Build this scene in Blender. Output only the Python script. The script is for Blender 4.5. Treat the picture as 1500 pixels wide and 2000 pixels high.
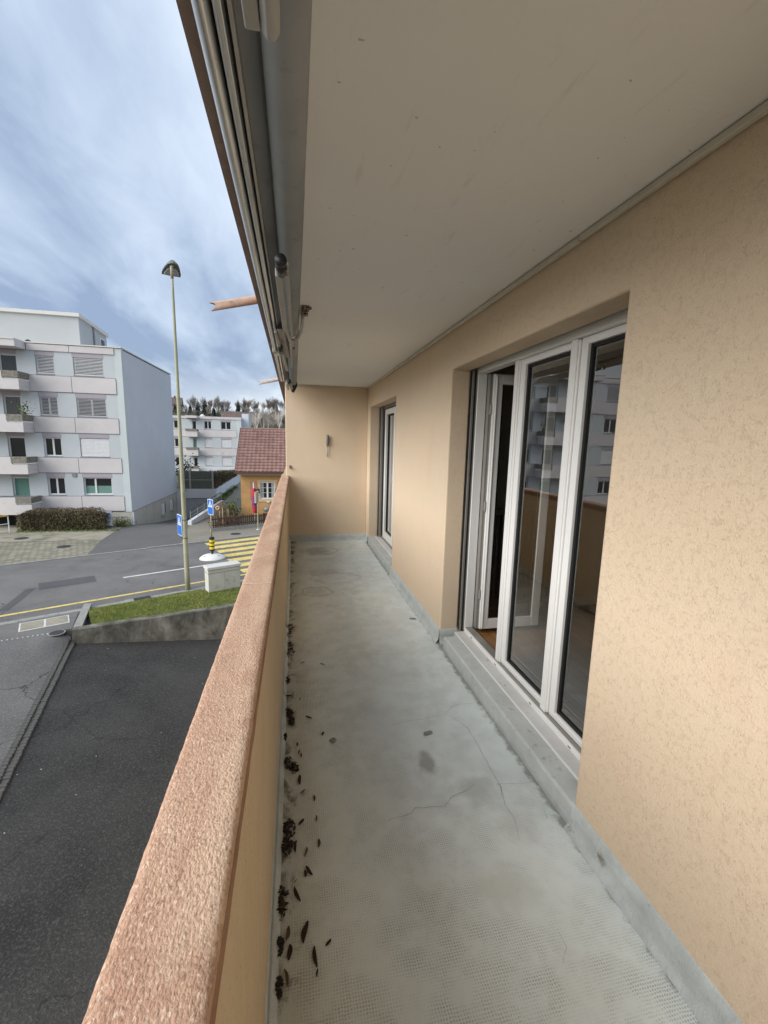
import bpy, bmesh, math, random
from mathutils import Vector, Matrix, noise as mnoise

for o in list(bpy.data.objects):
    bpy.data.objects.remove(o, do_unlink=True)
SC = bpy.context.scene
COL = SC.collection
R = math.radians
random.seed(7)

# ------------------------------------------------------------------ camera
HC = 1.55
YAW, PITCH, ROLL, FPX = 0.205432, -0.159630, 0.0238454, 844.84
cam_d = bpy.data.cameras.new('camera')
cam = bpy.data.objects.new('camera', cam_d)
COL.objects.link(cam)
fw = Vector((math.sin(YAW) * math.cos(PITCH), math.cos(YAW) * math.cos(PITCH), math.sin(PITCH)))
r0 = Vector((math.cos(YAW), -math.sin(YAW), 0))
u0 = r0.cross(fw)
rt = math.cos(ROLL) * r0 + math.sin(ROLL) * u0
up = -math.sin(ROLL) * r0 + math.cos(ROLL) * u0
m = Matrix((rt, up, -fw)).transposed().to_4x4()
m.translation = (0, 0, HC)
cam.matrix_world = m
cam_d.sensor_fit = 'VERTICAL'
cam_d.sensor_height = 36
cam_d.sensor_width = 27
cam_d.lens = FPX / 2000 * 36
cam_d.clip_start = 0.02
cam_d.clip_end = 6000
SC.camera = cam

# ------------------------------------------------------------------ sky, sun, exposure
SUN_EL = R(31)
SUN_AZ = math.atan2(-0.90, -0.43)          # measured from +Y towards +X
W = bpy.data.worlds.new('World')
SC.world = W
W.use_nodes = True
wn, wl = W.node_tree.nodes, W.node_tree.links
wn.clear()
wout = wn.new('ShaderNodeOutputWorld')
wbg = wn.new('ShaderNodeBackground')
wbg.inputs['Strength'].default_value = 0.10
sky = wn.new('ShaderNodeTexSky')
sky.sky_type = 'NISHITA'
sky.sun_disc = False
sky.sun_elevation = SUN_EL
sky.sun_rotation = SUN_AZ
sky.air_density = 1.2
sky.dust_density = 1.5
wtc = wn.new('ShaderNodeTexCoord')
wsep = wn.new('ShaderNodeSeparateXYZ')
wl.new(wtc.outputs['Generated'], wsep.inputs[0])


def wmath(op, a, b=None, c=None, clamp=False):
    n = wn.new('ShaderNodeMath')
    n.operation = op
    n.use_clamp = clamp
    for i, v in enumerate((a, b, c)):
        if v is None:
            continue
        if isinstance(v, (int, float)):
            n.inputs[i].default_value = v
        else:
            wl.new(v, n.inputs[i])
    return n.outputs[0]


wz = wmath('MAXIMUM', wsep.outputs['Z'], 0.0)
wden = wmath('ADD', wz, 0.16)
wcx = wmath('DIVIDE', wsep.outputs['X'], wden)
wcy = wmath('DIVIDE', wsep.outputs['Y'], wden)
wcomb = wn.new('ShaderNodeCombineXYZ')
# cloud streets run along the street: stretched in Y
wl.new(wmath('MULTIPLY', wcx, 1.25), wcomb.inputs[0])
wl.new(wmath('MULTIPLY', wcy, 0.46), wcomb.inputs[1])
wno = wn.new('ShaderNodeTexNoise')
wno.inputs['Scale'].default_value = 1.15
wno.inputs['Detail'].default_value = 7
wno.inputs['Roughness'].default_value = 0.52
wno.inputs['Distortion'].default_value = 0.25
wmp = wn.new('ShaderNodeMapping')
wmp.inputs['Location'].default_value = (3.3, 1.15, 0)
wmp.inputs['Rotation'].default_value = (0, 0, R(8))
wl.new(wcomb.outputs[0], wmp.inputs[0])
wl.new(wmp.outputs[0], wno.inputs['Vector'])
wramp = wn.new('ShaderNodeValToRGB')
cr = wramp.color_ramp
cr.elements[0].position = 0.37
cr.elements[0].color = (0.195, 0.255, 0.370, 1)
cr.elements[1].position = 0.64
cr.elements[1].color = (0.50, 0.565, 0.66, 1)
e = cr.elements.new(0.50)
e.color = (0.345, 0.415, 0.525, 1)
wmr = wn.new('ShaderNodeMapRange')
wmr.interpolation_type = 'SMOOTHSTEP'
wl.new(wz, wmr.inputs[0])
wmr.inputs[1].default_value = 0.10
wmr.inputs[2].default_value = 0.62
wmr.inputs[3].default_value = -0.085
wmr.inputs[4].default_value = 0.045
wno3 = wn.new('ShaderNodeTexNoise')
wno3.inputs['Scale'].default_value = 3.1
wno3.inputs['Detail'].default_value = 6
wno3.inputs['Roughness'].default_value = 0.55
wno3.inputs['Distortion'].default_value = 0.5
wl.new(wmp.outputs[0], wno3.inputs['Vector'])
wfac = wmath('ADD', wmath('MULTIPLY', wno.outputs['Fac'], 0.72), wmath('MULTIPLY', wno3.outputs['Fac'], 0.34))
wl.new(wmath('ADD', wmath('SUBTRACT', wfac, 0.03), wmr.outputs[0]), wramp.inputs[0])
# thin bright band where the cloud deck ends above the hills
wband = wmath('SUBTRACT', 1.0, wmath('MULTIPLY', wz, 6.6), clamp=True)
wno2 = wn.new('ShaderNodeTexNoise')
wno2.inputs['Scale'].default_value = 5
wno2.inputs['Detail'].default_value = 4
wl.new(wtc.outputs['Generated'], wno2.inputs['Vector'])
wband = wmath('MULTIPLY', wmath('POWER', wband, 1.3), wmath('MULTIPLY_ADD', wno2.outputs['Fac'], 1.4, 0.25), clamp=True)
wmix = wn.new('ShaderNodeMix')
wmix.data_type = 'RGBA'
wl.new(wband, wmix.inputs['Factor'])
wl.new(wramp.outputs[0], wmix.inputs[6])
wmix.inputs[7].default_value = (0.80, 0.84, 0.87, 1)
wsc = wn.new('ShaderNodeVectorMath')
wsc.operation = 'SCALE'
wsc.inputs[3].default_value = 5.5
wl.new(wmix.outputs[2], wsc.inputs[0])
wmix2 = wn.new('ShaderNodeMix')
wmix2.data_type = 'RGBA'
wmix2.inputs['Factor'].default_value = 0.93
wl.new(sky.outputs[0], wmix2.inputs[6])
wl.new(wsc.outputs[0], wmix2.inputs[7])
wl.new(wmix2.outputs[2], wbg.inputs['Color'])
wl.new(wbg.outputs[0], wout.inputs[0])

sun_d = bpy.data.lights.new('sun', 'SUN')
sun_d.energy = 1.5
sun_d.angle = R(56)
sun_d.color = (1.0, 0.96, 0.90)
sun = bpy.data.objects.new('sun', sun_d)
COL.objects.link(sun)
sdir = Vector((math.sin(SUN_AZ) * math.cos(SUN_EL), math.cos(SUN_AZ) * math.cos(SUN_EL), math.sin(SUN_EL)))
sun.rotation_euler = sdir.to_track_quat('Z', 'Y').to_euler()

vs = SC.view_settings
vs.view_transform = 'Standard'
vs.look = 'None'
vs.exposure = 1.55
vs.gamma = 1.0
vs.use_curve_mapping = False


SC.cycles.max_bounces = 7
SC.cycles.diffuse_bounces = 5
SC.cycles.glossy_bounces = 3
SC.cycles.transmission_bounces = 2
SC.cycles.caustics_reflective = False
SC.cycles.caustics_refractive = False


# ------------------------------------------------------------------ node helper
class NT:
    def __init__(s, name):
        s.m = bpy.data.materials.new(name)
        s.m.use_nodes = True
        s.n, s.l = s.m.node_tree.nodes, s.m.node_tree.links
        s.b = s.n['Principled BSDF']
        s._co = None

    def co(s, kind='Object'):
        if s._co is None:
            s._co = s.n.new('ShaderNodeTexCoord')
        return s._co.outputs[kind]

    def put(s, sock, v):
        if isinstance(v, (int, float)):
            sock.default_value = v
        elif isinstance(v, tuple):
            sock.default_value = v if len(v) == len(sock.default_value) else (*v, 1)
        elif v is not None:
            s.l.new(v, sock)

    def math(s, op, a, b=None, c=None, clamp=False):
        n = s.n.new('ShaderNodeMath')
        n.operation = op
        n.use_clamp = clamp
        for i, v in enumerate((a, b, c)):
            s.put(n.inputs[i], v)
        return n.outputs[0]

    def map(s, vec=None, scale=(1, 1, 1), loc=(0, 0, 0), rot=(0, 0, 0)):
        n = s.n.new('ShaderNodeMapping')
        s.put(n.inputs[0], vec or s.co())
        n.inputs['Scale'].default_value = scale
        n.inputs['Location'].default_value = loc
        n.inputs['Rotation'].default_value = rot
        return n.outputs[0]

    def noise(s, scale, detail=3, rough=0.5, dist=0.0, vec=None):
        n = s.n.new('ShaderNodeTexNoise')
        s.put(n.inputs['Vector'], vec or s.co())
        n.inputs['Scale'].default_value = scale
        n.inputs['Detail'].default_value = detail
        n.inputs['Roughness'].default_value = rough
        n.inputs['Distortion'].default_value = dist
        return n.outputs['Fac']

    def voro(s, scale, feature='F1', vec=None, out='Distance', rand=1.0):
        n = s.n.new('ShaderNodeTexVoronoi')
        n.feature = feature
        s.put(n.inputs['Vector'], vec or s.co())
        n.inputs['Scale'].default_value = scale
        n.inputs['Randomness'].default_value = rand
        return n.outputs[out]

    def ramp(s, fac, stops, interp='LINEAR'):
        n = s.n.new('ShaderNodeValToRGB')
        n.color_ramp.interpolation = interp
        els = n.color_ramp.elements
        while len(els) < len(stops):
            els.new(0.5)
        for e, (p, c) in zip(els, stops):
            e.position = p
            e.color = (c, c, c, 1) if isinstance(c, (int, float)) else (*c, 1)
        s.put(n.inputs[0], fac)
        return n.outputs[0]

    def step(s, v, a, b):
        n = s.n.new('ShaderNodeMapRange')
        n.interpolation_type = 'SMOOTHSTEP'
        s.put(n.inputs[0], v)
        n.inputs[1].default_value = a
        n.inputs[2].default_value = b
        n.inputs[3].default_value = 0
        n.inputs[4].default_value = 1
        return n.outputs[0]

    def mix(s, fac, a, b, mode='MIX'):
        n = s.n.new('ShaderNodeMix')
        n.data_type = 'RGBA'
        n.blend_type = mode
        s.put(n.inputs['Factor'], fac)
        s.put(n.inputs[6], a)
        s.put(n.inputs[7], b)
        return n.outputs[2]

    def bump(s, h, strength=0.5, dist=0.01, normal=None):
        n = s.n.new('ShaderNodeBump')
        s.put(n.inputs['Height'], h)
        n.inputs['Strength'].default_value = strength
        n.inputs['Distance'].default_value = dist
        if normal is not None:
            s.l.new(normal, n.inputs['Normal'])
        return n.outputs[0]

    def sep(s, vec=None):
        n = s.n.new('ShaderNodeSeparateXYZ')
        s.put(n.inputs[0], vec or s.co())
        return n.outputs

    def fin(s, col=None, rough=None, normal=None, metal=None, spec=None):
        s.put(s.b.inputs['Base Color'], col)
        s.put(s.b.inputs['Roughness'], rough)
        s.put(s.b.inputs['Metallic'], metal)
        s.put(s.b.inputs['Specular IOR Level'], spec)
        if normal is not None:
            s.l.new(normal, s.b.inputs['Normal'])
        return s.m


def plain(name, c, rough=0.6, metal=0.0, var=0.15, vscale=6.0, bump=0.0, bscale=60.0, spec=0.4, dirt=None):
    t = NT(name)
    n1 = t.noise(vscale, 4, 0.6)
    lo = tuple(max(0, x * (1 - var)) for x in c)
    hi = tuple(min(1, x * (1 + var)) for x in c)
    col = t.ramp(n1, [(0.3, lo), (0.7, hi)])
    if dirt:
        dc, dscale, a, b = dirt
        col = t.mix(t.step(t.noise(dscale, 5, 0.65), a, b), col, dc)
    nrm = t.bump(t.noise(bscale, 4, 0.6), bump, 0.01) if bump else None
    return t.fin(col, rough, nrm, metal, spec)


M = {}


# peach rubbed render with worm-like grooves
def stucco(name, c, c_dark, c_patch, groove=0.55, vert=1.0):
    t = NT(name)
    v = t.map(scale=(1, 1, 0.62 * vert))
    w1 = t.noise(120, 2, 0.55, 0.9, v)
    band = t.math('ABSOLUTE', t.math('SUBTRACT', w1, 0.5))
    line = t.math('SUBTRACT', 1.0, t.step(band, 0.004, 0.034))
    mask = t.step(t.noise(46, 2, 0.5, 0.4), 0.47, 0.60)
    line = t.math('MULTIPLY', line, mask)
    pit = t.math('SUBTRACT', 1.0, t.step(t.voro(110), 0.10, 0.22))
    pit = t.math('MULTIPLY', pit, t.step(t.noise(20, 2), 0.52, 0.62))
    grain = t.noise(300, 3, 0.65)
    med = t.noise(135, 3, 0.6, 0.7)
    h = t.math('ADD', t.math('MULTIPLY', grain, 0.55), t.math('MULTIPLY', med, 0.75))
    h = t.math('SUBTRACT', h, t.math('MULTIPLY', line, 0.22))
    h = t.math('SUBTRACT', h, t.math('MULTIPLY', pit, 0.35))
    big = t.noise(1.6, 4, 0.6, 0.3)
    col = t.mix(t.step(big, 0.36, 0.66), c, c_patch)
    col = t.mix(t.math('MULTIPLY', t.step(t.noise(3.1, 4, 0.6), 0.48, 0.78), 0.30), col, (0.68, 0.48, 0.34))
    col = t.mix(t.math('MULTIPLY', t.step(t.noise(240, 2), 0.35, 0.75), 0.16), col, (0.80, 0.66, 0.48))
    dk = t.math('MAXIMUM', t.math('MULTIPLY', line, groove), t.math('MULTIPLY', pit, 0.5))
    sm = t.step(t.noise(0.9, 6, 0.7, 0.5, t.map(scale=(1, 1.6, 0.5))), 0.54, 0.76)
    col = t.mix(t.math('MULTIPLY', sm, 0.16), col, (0.46, 0.37, 0.26))
    col = t.mix(dk, col, c_dark)
    return t.fin(col, 0.93, t.bump(h, 0.75, 0.0045), spec=0.15)


M['stucco'] = stucco('peach_render', (0.735, 0.585, 0.425), (0.47, 0.355, 0.24), (0.715, 0.585, 0.435), 0.09)
M['stucco_dim'] = stucco('tan_render', (0.52, 0.40, 0.26), (0.26, 0.19, 0.11), (0.48, 0.38, 0.26), 0.3, 0.35)

# coarse pinkish coping plaster
t = NT('coping_plaster')
v = t.map(scale=(1.0, 0.62, 1.0))
g1 = t.noise(240, 3, 0.6, 0.4, v)
g2 = t.voro(280, 'F1', v)
g3 = t.noise(105, 3, 0.6, 0.4, v)
h = t.math('ADD', t.math('MULTIPLY', g1, 0.7), t.math('MULTIPLY', g3, 0.34))
h = t.math('SUBTRACT', h, t.math('MULTIPLY', g2, 0.35))
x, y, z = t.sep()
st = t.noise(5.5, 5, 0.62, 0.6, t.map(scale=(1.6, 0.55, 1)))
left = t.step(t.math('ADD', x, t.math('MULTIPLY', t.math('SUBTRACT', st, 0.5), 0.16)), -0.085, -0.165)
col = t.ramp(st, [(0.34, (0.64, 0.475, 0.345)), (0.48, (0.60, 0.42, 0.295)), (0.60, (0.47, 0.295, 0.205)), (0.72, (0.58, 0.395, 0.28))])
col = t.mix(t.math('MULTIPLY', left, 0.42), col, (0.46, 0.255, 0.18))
col = t.mix(t.math('MULTIPLY', t.step(t.noise(215, 2, 0.6, 0.6, v), 0.54, 0.66), 0.62), col, (0.30, 0.185, 0.13))
col = t.mix(t.math('MULTIPLY', t.step(t.noise(260, 2, 0.6, 0.6, v), 0.54, 0.68), 0.55), col, (0.80, 0.64, 0.49))
gm_ = t.step(t.noise(2.4, 6, 0.7, 0.8, t.map(scale=(2.2, 0.8, 1))), 0.52, 0.70)
col = t.mix(t.math('MULTIPLY', gm_, 0.42), col, (0.36, 0.24, 0.175))
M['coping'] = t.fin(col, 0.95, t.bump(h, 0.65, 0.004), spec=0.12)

M['edge_shade'] = plain('edge_painted_shade', (0.30, 0.175, 0.115), 0.9, var=0.2, vscale=14, bump=0.4, bscale=120, spec=0.15)  # coping plaster darkened to paint the shade on its inward edge
M['slab_brown'] = plain('slab_edge_plaster', (0.46, 0.335, 0.275), 0.92, var=0.12, vscale=8, bump=0.5, bscale=140, spec=0.12)

# inner face of parapet: tan render with faint vertical run-off
t = NT('parapet_inner_render')
n1 = t.noise(9, 4, 0.6, 0, t.map(scale=(1, 3.2, 0.35)))
n2 = t.noise(2.2, 4, 0.6)
col = t.ramp(n1, [(0.3, (0.54, 0.43, 0.30)), (0.7, (0.60, 0.475, 0.33))])
col = t.mix(t.math('MULTIPLY', t.step(n2, 0.45, 0.7), 0.4), col, (0.50, 0.39, 0.25))
sp = t.math('MULTIPLY', t.step(t.noise(120, 2, 0.5), 0.62, 0.70), 0.5)
col = t.mix(sp, col, (0.26, 0.17, 0.09))
M['parapet_in'] = t.fin(col, 0.93, t.bump(t.noise(95, 3, 0.6, 0.5), 0.5, 0.006), spec=0.12)

# white-washed ceiling
t = NT('ceiling_paint')
n1 = t.noise(0.9, 4, 0.55)
col = t.ramp(n1, [(0.32, (0.80, 0.80, 0.765)), (0.68, (0.84, 0.84, 0.81))])
streak = t.step(t.noise(7, 5, 0.65, 0.2, t.map(scale=(3.4, 0.5, 1))), 0.60, 0.74)
col = t.mix(t.math('MULTIPLY', streak, 0.26), col, (0.52, 0.47, 0.40))
spk = t.step(t.noise(33, 2, 0.5), 0.735, 0.76)
col = t.mix(t.math('MULTIPLY', spk, 0.5), col, (0.25, 0.21, 0.15))
M['ceiling'] = t.fin(col, 0.85, t.bump(t.math('ADD', t.noise(60, 3), t.math('MULTIPLY', t.noise(3, 3), 2.0)), 0.16, 0.006), spec=0.2)

# floor coating: embossed dot pattern worn away in places
t = NT('floor_coating')
x, y, z = t.sep()
S = 118.0


def cell(c):
    f = t.math('FRACT', t.math('MULTIPLY', c, S))
    return t.math('ABSOLUTE', t.math('SUBTRACT', f, 0.5))


jit = t.math('MULTIPLY', t.math('SUBTRACT', t.noise(60, 1), 0.5), 0.006)
dx = cell(t.math('ADD', x, jit))
dy = cell(t.math('ADD', y, jit))
dd = t.math('SQRT', t.math('ADD', t.math('MULTIPLY', dx, dx), t.math('MULTIPLY', dy, dy)))
dots = t.math('SUBTRACT', 1.0, t.step(dd, 0.20, 0.42))
pm = t.step(t.noise(3.0, 5, 0.62, 0.4), 0.30, 0.56)
pm2 = t.step(t.noise(9.0, 4, 0.65), 0.34, 0.62)
dots = t.math('MULTIPLY', dots, t.math('MULTIPLY', pm, pm2))
base = t.ramp(t.noise(2.2, 5, 0.6, 0.3), [(0.30, (0.56, 0.61, 0.605)), (0.52, (0.625, 0.68, 0.675)), (0.72, (0.66, 0.715, 0.71))])
base = t.mix(t.math('MULTIPLY', t.step(t.noise(0.9, 3, 0.5), 0.46, 0.66), 0.35), base, (0.62, 0.655, 0.615))
base = t.mix(t.math('MULTIPLY', t.step(t.noise(14, 5, 0.7, 0.5), 0.52, 0.80), 0.40), base, (0.46, 0.49, 0.475))
base = t.mix(t.math('MULTIPLY', dots, 0.60), base, (0.24, 0.25, 0.235))


NRING, NSPOT = t.noise(6, 3, 0.55), t.noise(11, 3, 0.6)


def spot(cx, cy, rx, ry, amt, colr, ring=0.0):
    global base
    a = t.math('DIVIDE', t.math('SUBTRACT', x, cx), rx)
    b = t.math('DIVIDE', t.math('SUBTRACT', y, cy), ry)
    d = t.math('SQRT', t.math('ADD', t.math('MULTIPLY', a, a), t.math('MULTIPLY', b, b)))
    d = t.math('ADD', d, t.math('MULTIPLY', t.math('SUBTRACT', NRING if ring else NSPOT, 0.5), 0.9 if ring else 1.5))
    k = t.math('SUBTRACT', 1.0, t.step(d, 0.35, 1.1))
    if ring:
        k = t.math('MULTIPLY', t.math('SUBTRACT', 1.0, t.step(t.math('ABSOLUTE', t.math('SUBTRACT', d, 0.9)), 0.02, 0.16)), 1.0)
    base = t.mix(t.math('MULTIPLY', k, amt), base, colr)


DK = (0.19, 0.185, 0.16)
spot(0.629, 1.814, 0.05, 0.09, 0.62, DK)
spot(0.72, 1.18, 0.15, 0.10, 0.20, (0.33, 0.31, 0.22))
spot(0.91, 1.41, 0.11, 0.10, 0.18, (0.32, 0.30, 0.26))
spot(0.80, 1.62, 0.10, 0.10, 0.30, DK)
spot(0.22, 4.37, 0.17, 0.16, 0.34, DK, 1)
spot(0.20, 4.37, 0.16, 0.16, 0.30, DK)
spot(0.45, 4.80, 0.30, 0.22, 0.22, DK, 1)
spot(0.33, 5.05, 0.30, 0.20, 0.22, DK)
spot(0.30, 6.05, 0.22, 0.26, 0.50, DK)
spot(0.35, 6.05, 0.30, 0.22, 0.25, DK, 1)
spot(0.62, 2.62, 0.30, 0.18, 0.15, (0.30, 0.29, 0.26))
spot(0.80, 0.86, 0.22, 0.16, 0.14, (0.33, 0.32, 0.26))
# dirt collected along the parapet; dark ragged line at the chipped gap by the facade
dn = t.noise(13, 5, 0.7, 0.6, t.map(scale=(1, 0.7, 1)))
dl = t.math('ADD', t.math('ADD', x, 0.092), t.math('MULTIPLY', t.math('SUBTRACT', dn, 0.5), -0.42))
dmask = t.math('SUBTRACT', 1.0, t.step(dl, -0.02, 0.075))
base = t.mix(t.math('MULTIPLY', dmask, 0.85), base, (0.055, 0.042, 0.028))
dl2 = t.math('SUBTRACT', 1.0, t.step(t.math('ADD', t.math('ADD', x, 0.09), t.math('MULTIPLY', dn, -0.16)), -0.06, 0.16))
base = t.mix(t.math('MULTIPLY', dl2, 0.36), base, (0.16, 0.135, 0.09))
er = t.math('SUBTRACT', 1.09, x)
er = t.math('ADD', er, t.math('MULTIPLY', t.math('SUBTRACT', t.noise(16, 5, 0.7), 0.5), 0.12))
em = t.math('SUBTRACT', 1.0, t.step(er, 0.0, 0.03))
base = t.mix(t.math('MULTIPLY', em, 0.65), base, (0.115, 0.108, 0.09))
h = t.math('SUBTRACT', t.math('MULTIPLY', t.noise(7, 4, 0.6), 1.2), t.math('MULTIPLY', dots, 0.35))
h = t.math('ADD', h, t.math('MULTIPLY', t.noise(140, 2), 0.12))
M['floor'] = t.fin(base, t.ramp(t.noise(4, 4), [(0.3, 0.55), (0.7, 0.75)]), t.bump(h, 0.45, 0.006), spec=0.3)

# grey painted upturn / threshold
t = NT('grey_paint')
n1 = t.noise(6, 5, 0.65, 0.3)
col = t.ramp(n1, [(0.30, (0.42, 0.435, 0.425)), (0.55, (0.49, 0.515, 0.505)), (0.75, (0.55, 0.58, 0.57))])
col = t.mix(t.math('MULTIPLY', t.step(t.noise(22, 4, 0.7), 0.58, 0.70), 0.55), col, (0.19, 0.18, 0.15))
M['grey_paint'] = t.fin(col, 0.6, t.bump(t.noise(50, 4, 0.6), 0.45, 0.006), spec=0.3)
M['grey_upturn'] = plain('grey_upturn_paint', (0.50, 0.535, 0.53), 0.65, var=0.14, vscale=10, bump=0.6, bscale=150, spec=0.25, dirt=((0.24, 0.23, 0.20), 9, 0.60, 0.74))
M['sill'] = plain('sill_grey', (0.56, 0.56, 0.54), 0.5, var=0.06, vscale=9, dirt=((0.30, 0.28, 0.24), 14, 0.62, 0.75))
M['pvc'] = plain('white_pvc', (0.80, 0.80, 0.785), 0.35, var=0.02, vscale=2, spec=0.45)
M['white_trim'] = plain('white_trim_paint', (0.62, 0.58, 0.49), 0.6, var=0.08, vscale=5)
M['gasket'] = plain('black_gasket', (0.012, 0.012, 0.013), 0.6, var=0.1)
M['rail_grey'] = plain('grey_guide_rail', (0.30, 0.29, 0.27), 0.45, metal=0.4, var=0.1)
M['spacer'] = plain('dull_spacer', (0.22, 0.22, 0.21), 0.45, metal=0.3, var=0.1)

# window glass: thin pane, mirror by Fresnel over clear
t = NT('window_glass')
for n in list(t.n):
    if n.type == 'BSDF_PRINCIPLED':
        t.n.remove(n)
out = [n for n in t.n if n.type == 'OUTPUT_MATERIAL'][0]
fr = t.n.new('ShaderNodeFresnel')
fr.inputs['IOR'].default_value = 1.52
tr = t.n.new('ShaderNodeBsdfTransparent')
tr.inputs['Color'].default_value = (0.80, 0.83, 0.81, 1)
gl = t.n.new('ShaderNodeBsdfGlossy')
gl.inputs['Roughness'].default_value = 0.0
gl.inputs['Color'].default_value = (1, 1, 1, 1)
ms = t.n.new('ShaderNodeMixShader')
f2 = t.math('MULTIPLY', fr.outputs[0], 3.1, clamp=True)
t.l.new(f2, ms.inputs[0])
t.l.new(tr.outputs[0], ms.inputs[1])
t.l.new(gl.outputs[0], ms.inputs[2])
t.l.new(ms.outputs[0], out.inputs[0])
M['glass'] = t.m

t = NT('far_window_glass')
wv = t.noise(1.3, 2)
M['farglass'] = t.fin((0.018, 0.020, 0.022), 0.06, t.bump(wv, 0.05, 0.02), spec=0.6)

M['room_wall'] = plain('room_white_wall', (0.62, 0.59, 0.53), 0.8, var=0.03)
t = NT('parquet')
br = t.n.new('ShaderNodeTexBrick')
t.l.new(t.map(rot=(0, 0, R(90))), br.inputs['Vector'])
br.inputs['Color1'].default_value = (0.30, 0.155, 0.06, 1)
br.inputs['Color2'].default_value = (0.22, 0.105, 0.04, 1)
br.inputs['Mortar'].default_value = (0.07, 0.035, 0.015, 1)
br.inputs['Scale'].default_value = 1
br.inputs['Mortar Size'].default_value = 0.002
br.inputs['Brick Width'].default_value = 0.45
br.inputs['Row Height'].default_value = 0.07
M['parquet'] = t.fin(br.outputs[0], 0.35)

# metals and awning cloth
t = NT('anodised_aluminium')
n1 = t.noise(5, 4, 0.6, 0, t.map(scale=(6, 0.8, 6)))
col = t.ramp(n1, [(0.3, (0.58, 0.60, 0.60)), (0.7, (0.74, 0.76, 0.75))])
col = t.mix(t.math('MULTIPLY', t.step(t.noise(70, 3, 0.7), 0.62, 0.72), 0.5), col, (0.18, 0.18, 0.165))
M['alu'] = t.fin(col, 0.28, metal=0.8)
M['arm_grey'] = plain('arm_painted_grey', (0.42, 0.41, 0.385), 0.5, var=0.08, vscale=12, dirt=((0.22, 0.20, 0.17), 20, 0.6, 0.75))
M['dark_metal'] = plain('dark_metal', (0.035, 0.035, 0.037), 0.45, metal=0.3, var=0.2)
M['rust'] = plain('rusty_bracket', (0.12, 0.075, 0.05), 0.8, var=0.5, vscale=60, bump=0.4, dirt=((0.42, 0.38, 0.34), 90, 0.50, 0.58))
t = NT('awning_cloth')
n1 = t.noise(4, 4, 0.6, 0, t.map(scale=(1, 0.6, 1)))
col = t.ramp(n1, [(0.3, (0.29, 0.305, 0.31)), (0.7, (0.37, 0.385, 0.39))])
col = t.mix(t.math('MULTIPLY', t.step(t.noise(17, 4, 0.6), 0.6, 0.72), 0.25), col, (0.17, 0.175, 0.175))
M['cloth'] = t.fin(col, 0.9, t.bump(t.noise(6, 3, 0.5), 0.3, 0.02), spec=0.1)
M['clip'] = plain('pale_plastic_clip', (0.52, 0.52, 0.40), 0.5, var=0.1)
M['pipe'] = plain('brown_drain_pipe', (0.43, 0.285, 0.215), 0.6, var=0.15, vscale=15, dirt=((0.22, 0.15, 0.11), 16, 0.58, 0.75))
M['pipe_grey'] = plain('grey_drain_pipe', (0.48, 0.41, 0.37), 0.6, var=0.15, vscale=15)

# asphalts
def asphalt(name, c, patch, speck=0.25, crack=0.0, fleck=0.0):
    t = NT(name)
    n1 = t.noise(0.5, 5, 0.6, 0.3)
    col = t.ramp(n1, [(0.34, c), (0.68, patch)])
    g = t.noise(28, 3, 0.7)
    col = t.mix(t.math('MULTIPLY', t.step(g, 0.45, 0.75), speck), col, tuple(min(1, a * 2.6) for a in patch))
    col = t.mix(t.math('MULTIPLY', t.step(t.noise(55, 2, 0.7), 0.52, 0.72), 0.55), col, tuple(a * 0.35 for a in c))
    if crack:
        v1 = t.n.new('ShaderNodeTexVoronoi')
        v1.feature = 'DISTANCE_TO_EDGE'
        v1.inputs['Scale'].default_value = 0.34
        wob = t.n.new('ShaderNodeVectorMath')
        wob.operation = 'ADD'
        nz = t.n.new('ShaderNodeTexNoise')
        nz.inputs['Scale'].default_value = 1.6
        nz.inputs['Detail'].default_value = 5
        t.l.new(t.co(), nz.inputs['Vector'])
        t.l.new(t.co(), wob.inputs[0])
        t.l.new(nz.outputs['Color'], wob.inputs[1])
        t.l.new(wob.outputs[0], v1.inputs['Vector'])
        ck = t.math('SUBTRACT', 1.0, t.step(v1.outputs[0], 0.001, 0.010))
        ck = t.math('MULTIPLY', ck, t.step(t.noise(0.35, 3), 0.47, 0.60))
        col = t.mix(t.math('MULTIPLY', ck, crack), col, tuple(a * 0.3 for a in c))
    if fleck:
        vf = t.voro(3.2)
        fk = t.math('SUBTRACT', 1.0, t.step(vf, 0.028, 0.05))
        col = t.mix(t.math('MULTIPLY', fk, fleck), col, (0.55, 0.53, 0.47))
    return t.fin(col, 0.92, t.bump(t.noise(40, 3, 0.7), 0.7, 0.02), spec=0.2)


M['road'] = asphalt('road_asphalt', (0.120, 0.118, 0.115), (0.190, 0.186, 0.178), 0.30, 0.75)
M['lot'] = asphalt('dark_lot_asphalt', (0.036, 0.036, 0.035), (0.066, 0.065, 0.062), 0.50, 0.35, 0.9)
M['drive'] = asphalt('driveway_asphalt', (0.120, 0.117, 0.115), (0.140, 0.137, 0.133), 0.2)
M['pave_asphalt'] = asphalt('pavement_asphalt', (0.205, 0.190, 0.155), (0.25, 0.230, 0.185), 0.25)
M['patch'] = asphalt('patch_asphalt', (0.085, 0.086, 0.09), (0.11, 0.11, 0.112), 0.2)
M['ypaint'] = plain('yellow_road_paint', (0.66, 0.52, 0.17), 0.8, var=0.12, vscale=3, dirt=((0.26, 0.215, 0.12), 7, 0.50, 0.72))
M['wpaint'] = plain('white_road_paint', (0.62, 0.61, 0.57), 0.8, var=0.1, vscale=5, dirt=((0.25, 0.24, 0.23), 9, 0.55, 0.75))
M['kerb'] = plain('kerb_stone', (0.28, 0.275, 0.255), 0.9, var=0.2, vscale=7, bump=0.4)
M['cobble'] = plain('dark_cobble', (0.095, 0.092, 0.085), 0.85, var=0.4, vscale=5, bump=0.6, bscale=40)
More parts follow.
